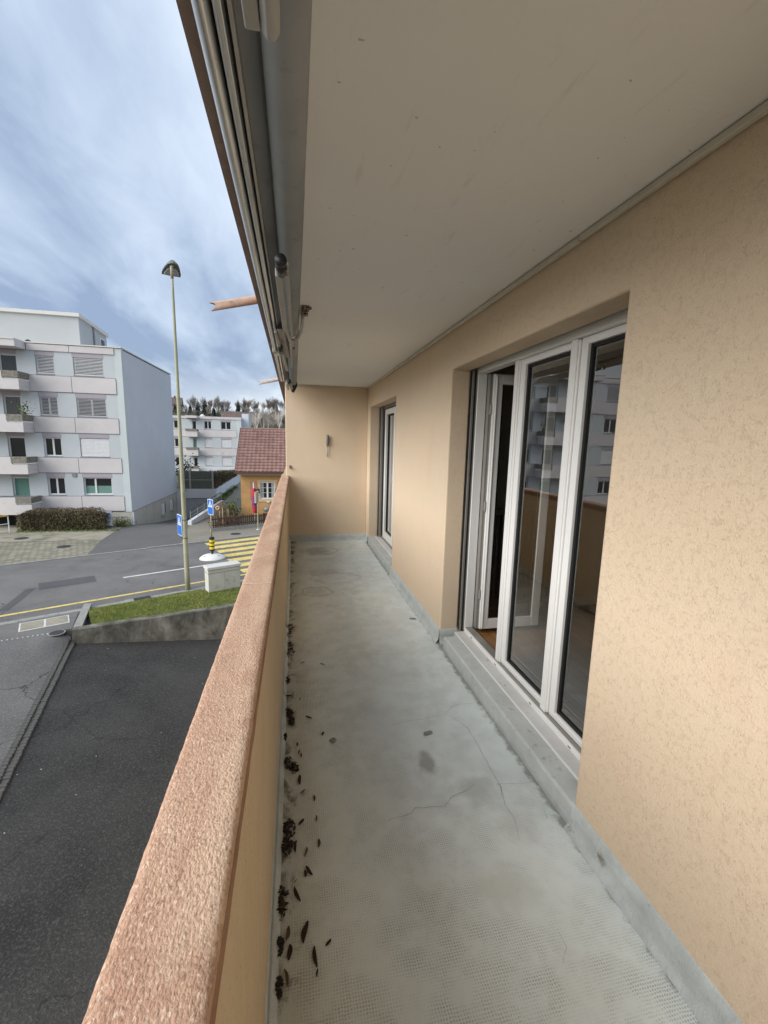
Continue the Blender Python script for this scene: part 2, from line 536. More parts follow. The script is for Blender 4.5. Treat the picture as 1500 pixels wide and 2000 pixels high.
M['concrete'] = plain('weathered_concrete', (0.42, 0.405, 0.355), 0.9, var=0.12, vscale=1.4, bump=0.3, bscale=30, dirt=((0.24, 0.225, 0.185), 2.2, 0.55, 0.75))
M['plinth'] = plain('plinth_concrete', (0.52, 0.50, 0.43), 0.9, var=0.10, vscale=1.2, bump=0.2, bscale=20, dirt=((0.34, 0.32, 0.26), 1.6, 0.55, 0.80))
t = NT('stained_retaining_wall')
n1 = t.noise(2.2, 5, 0.65, 0.4, t.map(scale=(1, 1, 0.6)))
n2 = t.noise(5, 5, 0.7)
x, y, z = t.sep()
col = t.ramp(n1, [(0.36, (0.085, 0.083, 0.072)), (0.52, (0.17, 0.165, 0.14)), (0.70, (0.30, 0.29, 0.25))])
col = t.mix(t.math('MULTIPLY', t.step(n2, 0.56, 0.74), 0.5), col, (0.06, 0.062, 0.045))
M['retwall'] = t.fin(col, 0.95, t.bump(t.noise(25, 4, 0.7), 0.5, 0.02), spec=0.15)
t = NT('block_pavers')
br = t.n.new('ShaderNodeTexBrick')
t.l.new(t.map(rot=(0, 0, R(3))), br.inputs['Vector'])
br.inputs['Color1'].default_value = (0.31, 0.285, 0.215, 1)
br.inputs['Color2'].default_value = (0.205, 0.19, 0.145, 1)
br.inputs['Mortar'].default_value = (0.075, 0.075, 0.05, 1)
br.inputs['Scale'].default_value = 1
br.inputs['Mortar Size'].default_value = 0.016
br.inputs['Brick Width'].default_value = 0.30
br.inputs['Row Height'].default_value = 0.30
br.offset = 0.5
col = t.mix(t.math('MULTIPLY', t.step(t.noise(0.6, 4), 0.45, 0.7), 0.6), br.outputs[0], (0.12, 0.115, 0.08))
M['pavers'] = t.fin(col, 0.92, t.bump(br.outputs['Fac'], 0.4, -0.01))
M['conc_strip'] = plain('concrete_apron', (0.30, 0.275, 0.215), 0.92, var=0.15, vscale=1.2, bump=0.3, dirt=((0.13, 0.125, 0.085), 0.9, 0.45, 0.72))
M['earth'] = plain('grey_green_earth', (0.11, 0.105, 0.065), 0.95, var=0.3, vscale=0.6)
M['hill'] = plain('wintry_hillside', (0.085, 0.080, 0.050), 0.95, var=0.4, vscale=0.08)
t = NT('grass_blade')
col = t.ramp(t.noise(1.7, 5, 0.65), [(0.32, (0.12, 0.175, 0.025)), (0.5, (0.215, 0.26, 0.04)), (0.62, (0.31, 0.31, 0.075)), (0.75, (0.25, 0.21, 0.08))])
M['grass'] = t.fin(col, 0.8)
M['turf'] = plain('turf_soil', (0.085, 0.10, 0.025), 0.95, var=0.35, vscale=4, bump=0.5, bscale=30)
M['gravel'] = plain('gravel', (0.27, 0.255, 0.22), 0.9, var=0.4, vscale=22)

# buildings
M['band'] = plain('pale_pink_panel', (0.62, 0.585, 0.575), 0.8, var=0.05, vscale=0.7, dirt=((0.50, 0.47, 0.46), 0.8, 0.52, 0.8))
M['bluewall'] = plain('blue_grey_wall', (0.53, 0.565, 0.58), 0.85, var=0.05, vscale=0.6)
M['tealwall'] = plain('pale_teal_corner', (0.58, 0.63, 0.625), 0.85, var=0.04, vscale=0.6)
M['gable'] = plain('lavender_gable', (0.61, 0.64, 0.69), 0.85, var=0.04, vscale=0.5, bump=0.1, bscale=3)
M['attic'] = plain('grey_attic_wall', (0.47, 0.49, 0.49), 0.85, var=0.05, vscale=0.4)
M['lintel'] = plain('mauve_lintel', (0.40, 0.36, 0.40), 0.8, var=0.05)
M['joint'] = plain('dark_joint', (0.26, 0.255, 0.265), 0.8, var=0.1)
M['fascia'] = plain('white_fascia', (0.66, 0.64, 0.60), 0.6, var=0.06, vscale=0.5)
M['frame_w'] = plain('white_window_frame', (0.74, 0.74, 0.73), 0.5, var=0.03)
M['blind'] = plain('blind_slat', (0.66, 0.66, 0.66), 0.5, var=0.06)
M['film'] = plain('green_privacy_film', (0.15, 0.27, 0.23), 0.5, var=0.06)
M['greendoor'] = plain('green_curtain', (0.12, 0.24, 0.20), 0.8, var=0.08)
M['planter'] = plain('exposed_aggregate', (0.22, 0.205, 0.17), 0.95, var=0.45, vscale=9, bump=0.6, bscale=25)
M['void'] = plain('painted_void_shade', (0.05, 0.05, 0.05), 0.9, var=0.2)  # near-black paints the shade of underpass, drain pit and inner walls
M['white_wall'] = plain('white_rendered_wall', (0.66, 0.68, 0.70), 0.85, var=0.05, vscale=0.6, dirt=((0.48, 0.48, 0.46), 0.9, 0.55, 0.8))
M['garage'] = plain('grey_garage_wall', (0.62, 0.62, 0.61), 0.85, var=0.05, vscale=0.5, dirt=((0.38, 0.37, 0.35), 0.8, 0.55, 0.8))
M['garage_door'] = plain('garage_door_grey', (0.40, 0.41, 0.42), 0.6, var=0.05)
M['orange'] = plain('orange_render', (0.52, 0.305, 0.125), 0.9, var=0.14, vscale=1.6, bump=0.3, bscale=25, dirt=((0.42, 0.25, 0.10), 1.3, 0.52, 0.8))
M['pinkpanel'] = plain('faded_pink_panel', (0.42, 0.22, 0.14), 0.85, var=0.08)
M['room_curtain'] = plain('dim_room_curtain', (0.13, 0.12, 0.105), 0.9, var=0.12, vscale=8)
M['stone_trim'] = plain('sandstone_surround', (0.60, 0.45, 0.28), 0.85, var=0.08)
t = NT('clay_tile')
oi = t.n.new('ShaderNodeObjectInfo')
col = t.ramp(oi.outputs['Random'], [(0.0, (0.245, 0.135, 0.11)), (0.5, (0.285, 0.162, 0.135)), (1.0, (0.325, 0.195, 0.165))])
col = t.mix(t.math('MULTIPLY', t.step(t.noise(9, 4, 0.6), 0.5, 0.75), 0.4), col, (0.16, 0.10, 0.085))
M['tile'] = t.fin(col, 0.8, t.bump(t.noise(30, 3), 0.2, 0.01))
M['roof_under'] = plain('roof_felt_brown', (0.07, 0.04, 0.03), 0.9)
M['gutter'] = plain('brown_gutter', (0.075, 0.04, 0.03), 0.45, var=0.1)
M['curtain'] = plain('pale_curtain', (0.34, 0.36, 0.33), 0.9, var=0.12, vscale=8)
M['lamp_pole'] = plain('olive_painted_pole', (0.37, 0.365, 0.245), 0.6, var=0.10, vscale=1.5, dirt=((0.26, 0.27, 0.16), 2.5, 0.55, 0.75))
M['lamp_head'] = plain('dark_lamp_housing', (0.13, 0.14, 0.135), 0.5, var=0.15)
M['lamp_glass'] = plain('dull_lamp_cover', (0.46, 0.46, 0.48), 0.3, var=0.05)
M['sign_blue'] = plain('sign_blue', (0.02, 0.14, 0.52), 0.4, var=0.05)
M['sign_white'] = plain('sign_white', (0.74, 0.78, 0.80), 0.4, var=0.03)
M['sign_black'] = plain('sign_black', (0.02, 0.02, 0.022), 0.5)
M['beacon_yellow'] = plain('beacon_yellow', (0.76, 0.55, 0.02), 0.4, var=0.08)
M['beacon_base'] = plain('dirty_white_rubber', (0.66, 0.655, 0.62), 0.7, var=0.08, vscale=4, dirt=((0.40, 0.39, 0.36), 4, 0.56, 0.75))
M['galv'] = plain('galvanised_steel', (0.36, 0.36, 0.33), 0.5, metal=0.3, var=0.1)
M['cabinet'] = plain('grey_cabinet', (0.52, 0.515, 0.465), 0.7, var=0.10, vscale=2.2, dirt=((0.34, 0.31, 0.22), 3.2, 0.54, 0.78))
M['cab_lid'] = plain('cabinet_lid', (0.58, 0.57, 0.55), 0.7, var=0.08, vscale=2.2)
M['iron'] = plain('cast_iron', (0.05, 0.05, 0.05), 0.7, metal=0.3, var=0.3)
M['wood_brown'] = plain('stained_brown_wood', (0.085, 0.052, 0.036), 0.8, var=0.3, vscale=6)
M['trellis'] = plain('trellis_green', (0.16, 0.175, 0.135), 0.8, var=0.2)
M['hedge'] = plain('winter_hedge_leaf', (0.125, 0.098, 0.050), 0.9, var=0.55, vscale=1.6)
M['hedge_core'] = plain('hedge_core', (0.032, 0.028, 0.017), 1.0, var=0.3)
M['bush'] = plain('green_bush_leaf', (0.085, 0.115, 0.022), 0.85, var=0.5, vscale=2.5)
M['dead_leaf'] = plain('russet_shrub', (0.125, 0.075, 0.04), 0.9, var=0.5, vscale=3)
M['twig'] = plain('bare_twig', (0.25, 0.215, 0.185), 0.95, var=0.25, vscale=0.5)
M['twig_grey'] = plain('pale_bare_twig', (0.34, 0.31, 0.28), 0.95, var=0.25, vscale=0.5)
M['thicket'] = plain('thicket_twigs', (0.115, 0.100, 0.078), 0.95, var=0.3, vscale=0.2)
M['birch'] = plain('birch_bark', (0.56, 0.53, 0.48), 0.85, var=0.2, vscale=2)
M['conifer'] = plain('conifer_needles', (0.028, 0.047, 0.036), 0.95, var=0.45, vscale=0.7)
M['conifer_b'] = plain('conifer_needles_blue', (0.045, 0.068, 0.058), 0.95, var=0.45, vscale=0.7)
M['brown_roof'] = plain('far_brown_roof', (0.13, 0.095, 0.082), 0.9, var=0.15, vscale=1)
M['far_wall'] = plain('far_house_wall', (0.40, 0.36, 0.30), 0.9, var=0.1, vscale=1)
M['parasol_red'] = plain('parasol_red', (0.48, 0.035, 0.055), 0.8, var=0.15)
M['parasol_blue'] = plain('parasol_blue', (0.055, 0.045, 0.21), 0.8, var=0.15)
M['leaf_a'] = plain('dry_leaf_dark', (0.040, 0.027, 0.018), 0.9, var=0.5, vscale=60, spec=0.15)
M['leaf_b'] = plain('dry_leaf_brown', (0.105, 0.062, 0.03), 0.9, var=0.5, vscale=60, spec=0.15)
M['debris'] = plain('rotted_debris', (0.026, 0.019, 0.012), 0.95, var=0.5, vscale=90, bump=0.6, bscale=200)
M['flake'] = plain('paint_flake', (0.23, 0.235, 0.225), 0.7, var=0.2, vscale=40)
M['crack'] = plain('crack_dark', (0.21, 0.21, 0.195), 0.95, var=0.2, vscale=60)
M['crank'] = plain('crank_grip_grey', (0.16, 0.17, 0.16), 0.5, var=0.1)
M['steel'] = plain('steel_rod', (0.30, 0.28, 0.25), 0.4, metal=0.6, var=0.1)
M['radiator'] = plain('radiator_enamel', (0.36, 0.33, 0.28), 0.5, var=0.05)
M['board_lilac'] = plain('board_lilac', (0.40, 0.43, 0.54), 0.5, var=0.03)
M['board_print'] = plain('board_print', (0.12, 0.13, 0.24), 0.6, var=0.1)
M['rail_yellow'] = plain('yellow_rail', (0.52, 0.36, 0.055), 0.5, var=0.15)


# ------------------------------------------------------------------ mesh helpers
ORG = {}


class MB:
    def __init__(s):
        s.v, s.f = [], []

    def add(s, vs_, fs):
        o = len(s.v)
        s.v += [tuple(p) for p in vs_]
        s.f += [tuple(i + o for i in f) for f in fs]
        return s

    def box(s, x0, x1, y0, y1, z0, z1):
        x0, x1 = min(x0, x1), max(x0, x1)
        y0, y1 = min(y0, y1), max(y0, y1)
        z0, z1 = min(z0, z1), max(z0, z1)
        return s.add([(x0, y0, z0), (x1, y0, z0), (x1, y1, z0), (x0, y1, z0), (x0, y0, z1), (x1, y0, z1), (x1, y1, z1), (x0, y1, z1)],
                     [(0, 3, 2, 1), (4, 5, 6, 7), (0, 1, 5, 4), (1, 2, 6, 5), (2, 3, 7, 6), (3, 0, 4, 7)])

    def obox(s, c, ux, hx, hy, z0, z1):
        """box with its own horizontal axis: centre c, unit direction ux, half sizes"""
        ux = Vector((ux[0], ux[1])).normalized()
        uy = Vector((-ux.y, ux.x))
        P = []
        for z in (z0, z1):
            for a, b in ((-hx, -hy), (hx, -hy), (hx, hy), (-hx, hy)):
                P.append((c[0] + ux.x * a + uy.x * b, c[1] + ux.y * a + uy.y * b, z))
        return s.add(P, [(0, 3, 2, 1), (4, 5, 6, 7), (0, 1, 5, 4), (1, 2, 6, 5), (2, 3, 7, 6), (3, 0, 4, 7)])

    def quad(s, a, b, c, d):
        return s.add([a, b, c, d], [(0, 1, 2, 3)])

    def prism(s, poly, z0, z1):
        n = len(poly)
        P = [(p[0], p[1], z0) for p in poly] + [(p[0], p[1], z1) for p in poly]
        F = [tuple(range(n - 1, -1, -1)), tuple(range(n, 2 * n))]
        F += [(i, (i + 1) % n, n + (i + 1) % n, n + i) for i in range(n)]
        return s.add(P, F)

    def extr(s, prof, axis, a, b):
        """profile of 2D points swept along an axis ('X': (y,z), 'Y': (x,z))"""
        n = len(prof)
        mk = (lambda p, t_: (t_, p[0], p[1])) if axis == 'X' else (lambda p, t_: (p[0], t_, p[1]))
        P = [mk(p, a) for p in prof] + [mk(p, b) for p in prof]
        F = [tuple(range(n)), tuple(range(2 * n - 1, n - 1, -1))]
        F += [(i, n + i, n + (i + 1) % n, (i + 1) % n) for i in range(n)]
        return s.add(P, F)

    def tube(s, pts, rad, seg=10, cap=True):
        pts = [Vector(p) for p in pts]
        if isinstance(rad, (int, float)):
            rad = [rad] * len(pts)
        o = len(s.v)
        prev = None
        for i, p in enumerate(pts):
            d = (pts[min(i + 1, len(pts) - 1)] - pts[max(i - 1, 0)])
            if d.length < 1e-9:
                d = Vector((0, 0, 1))
            d.normalize()
            if prev is None:
                a = d.orthogonal().normalized()
            else:
                a = (prev - d * prev.dot(d))
                a = a.normalized() if a.length > 1e-6 else d.orthogonal().normalized()
            prev = a
            b = d.cross(a)
            for k in range(seg):
                th = 2 * math.pi * k / seg
                s.v.append(tuple(p + (a * math.cos(th) + b * math.sin(th)) * rad[i]))
        for i in range(len(pts) - 1):
            for k in range(seg):
                k2 = (k + 1) % seg
                s.f.append((o + i * seg + k, o + i * seg + k2, o + (i + 1) * seg + k2, o + (i + 1) * seg + k))
        if cap:
            s.f.append(tuple(o + k for k in range(seg - 1, -1, -1)))
            e_ = o + (len(pts) - 1) * seg
            s.f.append(tuple(e_ + k for k in range(seg)))
        return s

    def lathe(s, prof, c, seg=24, sx=1.0, sy=1.0):
        o = len(s.v)
        for (r_, z) in prof:
            for k in range(seg):
                th = 2 * math.pi * k / seg
                s.v.append((c[0] + r_ * sx * math.cos(th), c[1] + r_ * sy * math.sin(th), c[2] + z))
        for i in range(len(prof) - 1):
            for k in range(seg):
                k2 = (k + 1) % seg
                s.f.append((o + i * seg + k, o + i * seg + k2, o + (i + 1) * seg + k2, o + (i + 1) * seg + k))
        s.f.append(tuple(o + k for k in range(seg - 1, -1, -1)))
        e_ = o + (len(prof) - 1) * seg
        s.f.append(tuple(e_ + k for k in range(seg)))
        return s

    def mesh(s, name):
        me = bpy.data.meshes.new(name)
        me.from_pydata(s.v, [], s.f)
        me.update()
        return me

    def build(s, name, mat, parent=None, smooth=False, bevel=0.0, bseg=2):
        me = s.mesh(name)
        o = bpy.data.objects.new(name, me)
        COL.objects.link(o)
        me.materials.append(M[mat] if isinstance(mat, str) else mat)
        if smooth:
            for p in me.polygons:
                p.use_smooth = True
        if parent is not None:
            o.parent = parent
            o.location = -ORG.get(parent.name, Vector((0, 0, 0)))
        if bevel:
            b = o.modifiers.new('bevel', 'BEVEL')
            b.width = bevel
            b.segments = bseg
            b.limit_method = 'ANGLE'
            b.angle_limit = R(40)
        return o


def thing(name, label, cat, loc, group=None):
    o = bpy.data.objects.new(name, None)
    COL.objects.link(o)
    o.empty_display_size = 0.1
    o.location = loc
    ORG[o.name] = Vector(loc)
    o['label'], o['category'] = label, cat
    if group:
        o['group'] = group
    return o


def tag(o, label, cat, group=None):
    o['label'], o['category'] = label, cat
    if group:
        o['group'] = group
    return o


def struct(o):
    o['kind'] = 'structure'
    return o


def stuff(o):
    o['kind'] = 'stuff'
    return o


def inst(name, me, parent, loc, rot=(0, 0, 0), scale=(1, 1, 1)):
    o = bpy.data.objects.new(name, me)
    COL.objects.link(o)
    o.rotation_euler = rot
    o.scale = scale
    if parent is not None:
        o.parent = parent
        o.location = Vector(loc) - ORG.get(parent.name, Vector((0, 0, 0)))
    else:
        o.location = loc
    return o


def copy_tree(root, loc, rotz=None, scale=None):
    r_ = root.copy()
    COL.objects.link(r_)
    r_.location = loc
    if rotz is not None:
        r_.rotation_euler = (0, 0, rotz)
    if scale is not None:
        r_.scale = (scale, scale, scale)
    for ch in list(root.children):
        c = ch.copy()
        COL.objects.link(c)
        c.parent = r_
        for g in list(ch.children):
            d = g.copy()
            COL.objects.link(d)
            d.parent = c
    return r_


def holed_wall(ys, zs, holes, x0, x1):
    """wall in the YZ plane between x0 and x1 with rectangular holes (y0,y1,z0,z1)"""
    mb = MB()
    inside = lambda y, z: any(h_[0] < y < h_[1] and h_[2] < z < h_[3] for h_ in holes)
    ny, nz = len(ys), len(zs)
    solid = [[not inside((ys[i] + ys[i + 1]) / 2, (zs[j] + zs[j + 1]) / 2) for j in range(nz - 1)] for i in range(ny - 1)]
    idx = {}

    def vid(i, j, k):
        if (i, j, k) not in idx:
            idx[(i, j, k)] = len(mb.v)
            mb.v.append(((x0, x1)[k], ys[i], zs[j]))
        return idx[(i, j, k)]
    S_ = lambda i, j: 0 <= i < ny - 1 and 0 <= j < nz - 1 and solid[i][j]
    for i in range(ny - 1):
        for j in range(nz - 1):
            if not solid[i][j]:
                continue
            mb.f.append((vid(i, j, 0), vid(i, j + 1, 0), vid(i + 1, j + 1, 0), vid(i + 1, j, 0)))
            mb.f.append((vid(i, j, 1), vid(i + 1, j, 1), vid(i + 1, j + 1, 1), vid(i, j + 1, 1)))
            if not S_(i - 1, j):
                mb.f.append((vid(i, j, 0), vid(i, j, 1), vid(i, j + 1, 1), vid(i, j + 1, 0)))
            if not S_(i + 1, j):
                mb.f.append((vid(i + 1, j, 0), vid(i + 1, j + 1, 0), vid(i + 1, j + 1, 1), vid(i + 1, j, 1)))
            if not S_(i, j - 1):
                mb.f.append((vid(i, j, 0), vid(i + 1, j, 0), vid(i + 1, j, 1), vid(i, j, 1)))
            if not S_(i, j + 1):
                mb.f.append((vid(i, j + 1, 0), vid(i, j + 1, 1), vid(i + 1, j + 1, 1), vid(i + 1, j + 1, 0)))
    return mb


def sst(a, b, v):
    t_ = max(0.0, min(1.0, (v - a) / (b - a)))
    return t_ * t_ * (3 - 2 * t_)


# ================================================================== SETTING: ground levels
ST = -4.25                                   # street level
TH = R(26.5)
UX, UY = math.cos(TH), math.sin(TH)          # along the road
NX, NY = -math.sin(TH), math.cos(TH)         # across the road
road_p = lambda s_, w_, z_=ST: (UX * s_ + NX * w_, UY * s_ + NY * w_, z_)
wof = lambda x_, y_: NX * x_ + NY * y_
sof = lambda x_, y_: UX * x_ + UY * y_
FARK = 24.98

g = MB()
g.quad((-2500, -2500, -6.6), (2500, -2500, -6.6), (2500, 2500, -6.6), (-2500, 2500, -6.6))
struct(g.build('ground', 'earth'))

# car park and footway: one sheet that drops away to the right, below the retaining wall
WA, WB = Vector((-6.45, 13.54)), Vector((-2.19, 14.82))
wd = (WB - WA).normalized()
wnrm = Vector((-wd.y, wd.x))


def lot_z(x_, y_):
    a = min(ST - 0.004, -4.53 - 0.175 * (x_ + 6.48))
    d = (Vector((x_, y_)) - WA).dot(wnrm)
    tr_ = sst(0.24, 0.45, d)
    tl = sst(13.6, 15.6, wof(x_, y_))
    k = sst(-6.95, -6.42, x_)
    t_ = tr_ * k + tl * (1 - k)
    return a * (1 - t_) + (ST - 0.006) * t_


CA, CB = Vector((-6.55, 13.62)), Vector((-5.18, 7.7))
CB2 = Vector((-4.9, 4.2))


def cob_x(y_):
    if y_ < CB.y:
        return CB2.x + (CB.x - CB2.x) * (y_ - CB2.y) / (CB.y - CB2.y)
    if y_ < CA.y:
        return CB.x + (CA.x - CB.x) * (y_ - CB.y) / (CA.y - CB.y)
    return CA.x - 0.5 * min(1, (y_ - CA.y) / 1.7)


g = MB()
nx_, ny_ = 120, 150
x_lo, x_hi, y_lo, y_hi = -20.0, 1.2, -4.0, 19.0
ids = {}
for i in range(nx_ + 1):
    for j in range(ny_ + 1):
        x_ = x_lo + (x_hi - x_lo) * i / nx_
        y_ = y_lo + (y_hi - y_lo) * j / ny_
        ids[i, j] = len(g.v)
        g.v.append((x_, y_, lot_z(x_, y_)))
for i in range(nx_):
    for j in range(ny_):
        p = g.v[ids[i, j]]
        if wof(p[0], p[1]) > 17.4 or (p[1] > 3.3 and p[0] < cob_x(p[1]) - 0.35):
            continue
        g.f.append((ids[i, j], ids[i + 1, j], ids[i + 1, j + 1], ids[i, j + 1]))
lot = struct(g.build('parking_lot', 'lot', smooth=True))

# lighter street asphalt left of the cobble line, laid over the same slope
CA, CB = Vector((-6.55, 13.62)), Vector((-5.18, 7.7))
CB2 = Vector((-4.9, 4.2))
g = MB()
rows = 60
for j in range(rows + 1):
    y_ = 3.0 + (17.35 - 3.0) * j / rows
    if y_ < CB2.y:
        xe = CB2.x + (CB2.y - y_) * -0.02
    elif y_ < CB.y:
        k = (y_ - CB2.y) / (CB.y - CB2.y)
        xe = CB2.x + (CB.x - CB2.x) * k
    elif y_ < CA.y:
        k = (y_ - CB.y) / (CA.y - CB.y)
        xe = CB.x + (CA.x - CB.x) * k
    else:
        k = min(1, (y_ - CA.y) / 1.7)
        xe = CA.x - 0.5 * k
    for i in range(25):
        x_ = xe - (xe + 20.0) * (i / 24) ** 1.6
        ids['s', i, j] = len(g.v)
        g.v.append((x_, y_, lot_z(x_, y_) + 0.008))
for j in range(rows):
    for i in range(24):
        p = g.v[ids['s', i, j + 1]]
        if wof(p[0], p[1]) > 17.25:
            continue
        g.f.append((ids['s', i, j], ids['s', i, j + 1], ids['s', i + 1, j + 1], ids['s', i + 1, j]))
struct(g.build('footway', 'road', smooth=True))

g = MB()
g.quad(road_p(-70, 16.9), road_p(70, 16.9), road_p(70, FARK), road_p(-70, FARK))
road = struct(g.build('road', 'road'))
ORG[road.name] = Vector((0, 0, 0))

# flush kerb strip on the near side, kerb stones on the far side
L = 1.0
for k in range(-22, 10):
    s0 = k * L
    b = MB()
    P = [road_p(s0 + 0.005, 16.98), road_p(s0 + L - 0.005, 16.98), road_p(s0 + L - 0.005, 17.22), road_p(s0 + 0.005, 17.22)]
    b.prism([(p[0], p[1]) for p in P], ST - 0.1, ST + 0.009)
    b.build('kerb_stone', 'kerb', road)
for k in range(-24, 14):
    s0 = k * L
    b = MB()
    h_ = 0.055 if not (-4 <= k <= 3) else 0.03
    P = [road_p(s0 + 0.005, FARK - 0.06), road_p(s0 + L - 0.005, FARK - 0.06), road_p(s0 + L - 0.005, FARK + 0.09), road_p(s0 + 0.005, FARK + 0.09)]
    b.prism([(p[0], p[1]) for p in P], ST - 0.1, ST + h_)
    b.build('kerb_stone', 'kerb', road)


def strip(name, s0, s1, w0, w1, mat, dz=0.006, skew=0.0):
    b = MB()
    b.quad(road_p(s0, w0, ST + dz), road_p(s1, w0, ST + dz), road_p(s1 + skew, w1, ST + dz), road_p(s0 + skew, w1, ST + dz))
    return b.build(name, mat, road)


strip('edge_line', -45, 16, 17.80, 17.95, 'ypaint')
s_a, s_b = sof(-7.03, 19.11), sof(-3.89, 20.64)
strip('lane_line', s_a, s_b, 20.13, 20.27, 'wpaint')
strip('lane_line', s_a - 9.5, s_a - 5.0, 20.13, 20.27, 'wpaint')
# zebra crossing
z0s = sof(-2.45, 19.6)
for k in range(7):
    w0 = 18.15 + k * 0.985
    strip('zebra_stripe', z0s + 0.05 * k - (0.12 if k > 5 else 0), z0s + 5.2, w0, w0 + 0.56, 'ypaint', 0.007)
# repaired patch with its trench
strip('asphalt_patch', sof(-9.55, 18.0), sof(-8.0, 19.0), wof(-9.55, 18.0) - 0.15, wof(-9.55, 18.0) + 0.8, 'patch', 0.004)
strip('asphalt_patch', sof(-10.2, 16.9), sof(-9.9, 17.0), 18.4, 20.6, 'patch', 0.004, 0.7)
# row of small white studs at the driveway mouth
for k in range(17):
    p = Vector((-8.6, 13.28)).lerp(Vector((-6.85, 13.84)), k / 16)
    b = MB()
    zz = lot_z(p.x, p.y)
    b.lathe([(0.022, 0), (0.019, 0.014), (0.010, 0.018)], (p.x, p.y, zz), 8)
    b.build('marker_stud', 'wpaint', road)

# far side: pavement, paved forecourt, driveway ramp, path
PZ = ST + 0.03
fk = lambda s_: road_p(s_, FARK + 0.09, PZ)
p_drive_l, p_drive_r = (-10.10, 23.25), (-6.35, 25.30)
g = MB()
A = fk(sof(*p_drive_r))
g.add([A, fk(16), (16, 60, PZ), (-4.0, 60, PZ + 0.10), (-7.2, 60, PZ + 0.10), (-7.2, 42.3, PZ + 0.05), (-6.95, 30.55, PZ)],
      [(0, 1, 2, 3, 4, 5, 6)])
struct(g.build('pavement', 'pave_asphalt'))
g = MB()
Bp = fk(sof(*p_drive_l))
g.add([A, (-6.95, 30.55, PZ - 0.004), (-10.7, 30.9, PZ - 0.004), (-11.1, 30.9, PZ - 0.004), (-11.1, 27.5, PZ - 0.004), Bp], [(0, 1, 2, 3, 4, 5)])
g.add([(-6.95, 30.55, PZ - 0.004), (-7.1, 36, -5.05), (-7.35, 42.5, -5.85), (-10.75, 42.5, -5.85), (-10.75, 36, -5.05), (-10.7, 30.9, PZ - 0.004)],
      [(0, 1, 4, 5), (1, 2, 3, 4)])
struct(g.build('driveway', 'drive'))
g = MB()
g.quad((-10.7, 32.2, -4.46), (-7.0, 32.2, -4.42), (-7.0, 33.0, -4.54), (-10.7, 33.0, -4.57))
struct(g.build('drive_apron', 'conc_strip'))
g = MB()
g.add([Bp, (-10.62, 26.3, PZ), (-30, 26.3, PZ), fk(-30)], [(0, 1, 2, 3)])
struct(g.build('forecourt', 'pavers'))
g = MB()
g.quad((-10.62, 26.32, PZ + 0.004), (-11.0, 31.2, PZ + 0.004), (-30, 31.2, PZ + 0.004), (-30, 26.32, PZ + 0.004))
struct(g.build('parking_bay', 'conc_strip'))
# terrace above the garage and the rising hillside
g = MB()
g.box(-30, -7.36, 42.5, 78, -6.5, -3.12)
struct(g.build('terrace', 'earth'))
g = MB()
hx, hy = 44, 30
hill_z = lambda x_, y_: -3.3 + 7.0 * sst(70, 114, y_) + 9.0 * sst(104, 222, y_) + 2.2 * mnoise.noise(Vector((x_ * 0.012, y_ * 0.012, 3.1))) * sst(76, 130, y_) - 0.02 * max(0, x_ + 10) * sst(76, 200, y_)
for i in range(hx + 1):
    for j in range(hy + 1):
        x_ = -150 + 300 * i / hx
        y_ = 62 + (520 - 62) * (j / hy) ** 1.5
        g.v.append((x_, y_, hill_z(x_, y_)))
for i in range(hx):
    for j in range(hy):
        a = i * (hy + 1) + j
        g.f.append((a, a + hy + 1, a + hy + 2, a + 1))
struct(g.build('hill', 'hill', smooth=True))

# cobble edging between footway and car park
cob = []
for k in range(3):
    b = MB()
    rr = random.Random(k)
    hx_, hy_ = 0.062, 0.045
    top = 0.022 + 0.008 * rr.random()
    vsn = []
    for zz, q in ((-0.05, 1.0), (top - 0.012, 1.0), (top, 0.80)):
        for a, c in ((-1, -1), (1, -1), (1, 1), (-1, 1)):
            vsn.append((a * hx_ * q * (0.92 + 0.12 * rr.random()), c * hy_ * q * (0.92 + 0.12 * rr.random()), zz))
    b.add(vsn, [(0, 1, 5, 4), (1, 2, 6, 5), (2, 3, 7, 6), (3, 0, 4, 7), (4, 5, 9, 8), (5, 6, 10, 9), (6, 7, 11, 10), (7, 4, 8, 11), (8, 9, 10, 11)])
    me = b.mesh('cobble')
    me.materials.append(M['cobble'])
    cob.append(me)
pts = [CA, CB, CB2]
acc = 0
for seg in range(2):
    a, c = pts[seg], pts[seg + 1]
    ln = (c - a).length
    dirv = (c - a) / ln
    nv = Vector((-dirv.y, dirv.x))
    n = int(ln / 0.098)
    for k in range(n):
        for col_ in (0, 1):
            p = a + dirv * (k + 0.5) * ln / n + nv * (0.068 + col_ * -0.136 + random.uniform(-.006, .006))
            inst('cobble', random.choice(cob), lot, (p.x, p.y, lot_z(p.x, p.y) + 0.006),
                 (random.uniform(-.05, .05), random.uniform(-.05, .05), math.atan2(nv.y, nv.x) + random.uniform(-.06, .06)))

# ================================================================== OUR BUILDING WITH THE BALCONY
XW = 1.106                                    # facade plane
XI = -0.090                                   # parapet inner face
YE = 6.71                                     # end wall
bld = thing('apartment_building', 'peach rendered apartment building with the long balcony the view is taken from', 'building', (1.1, 3.0, -5.7))
WIN = (1.362, 3.05, -1, 2.075)
DOOR = (4.80, 6.48, -1, 2.062)
holed_wall([-3.2, 1.362, 3.05, 4.80, 6.48, YE + 0.05], [0.0, 2.062, 2.075, 2.44], [WIN, DOOR], XW, 1.252).build('facade_wall', 'stucco', bld, bevel=0.012, bseg=3)
lower = MB().box(XW, 1.25, -3.2, 14, -6.2, -0.22)
lower.build('lower_wall', 'stucco_dim', bld)

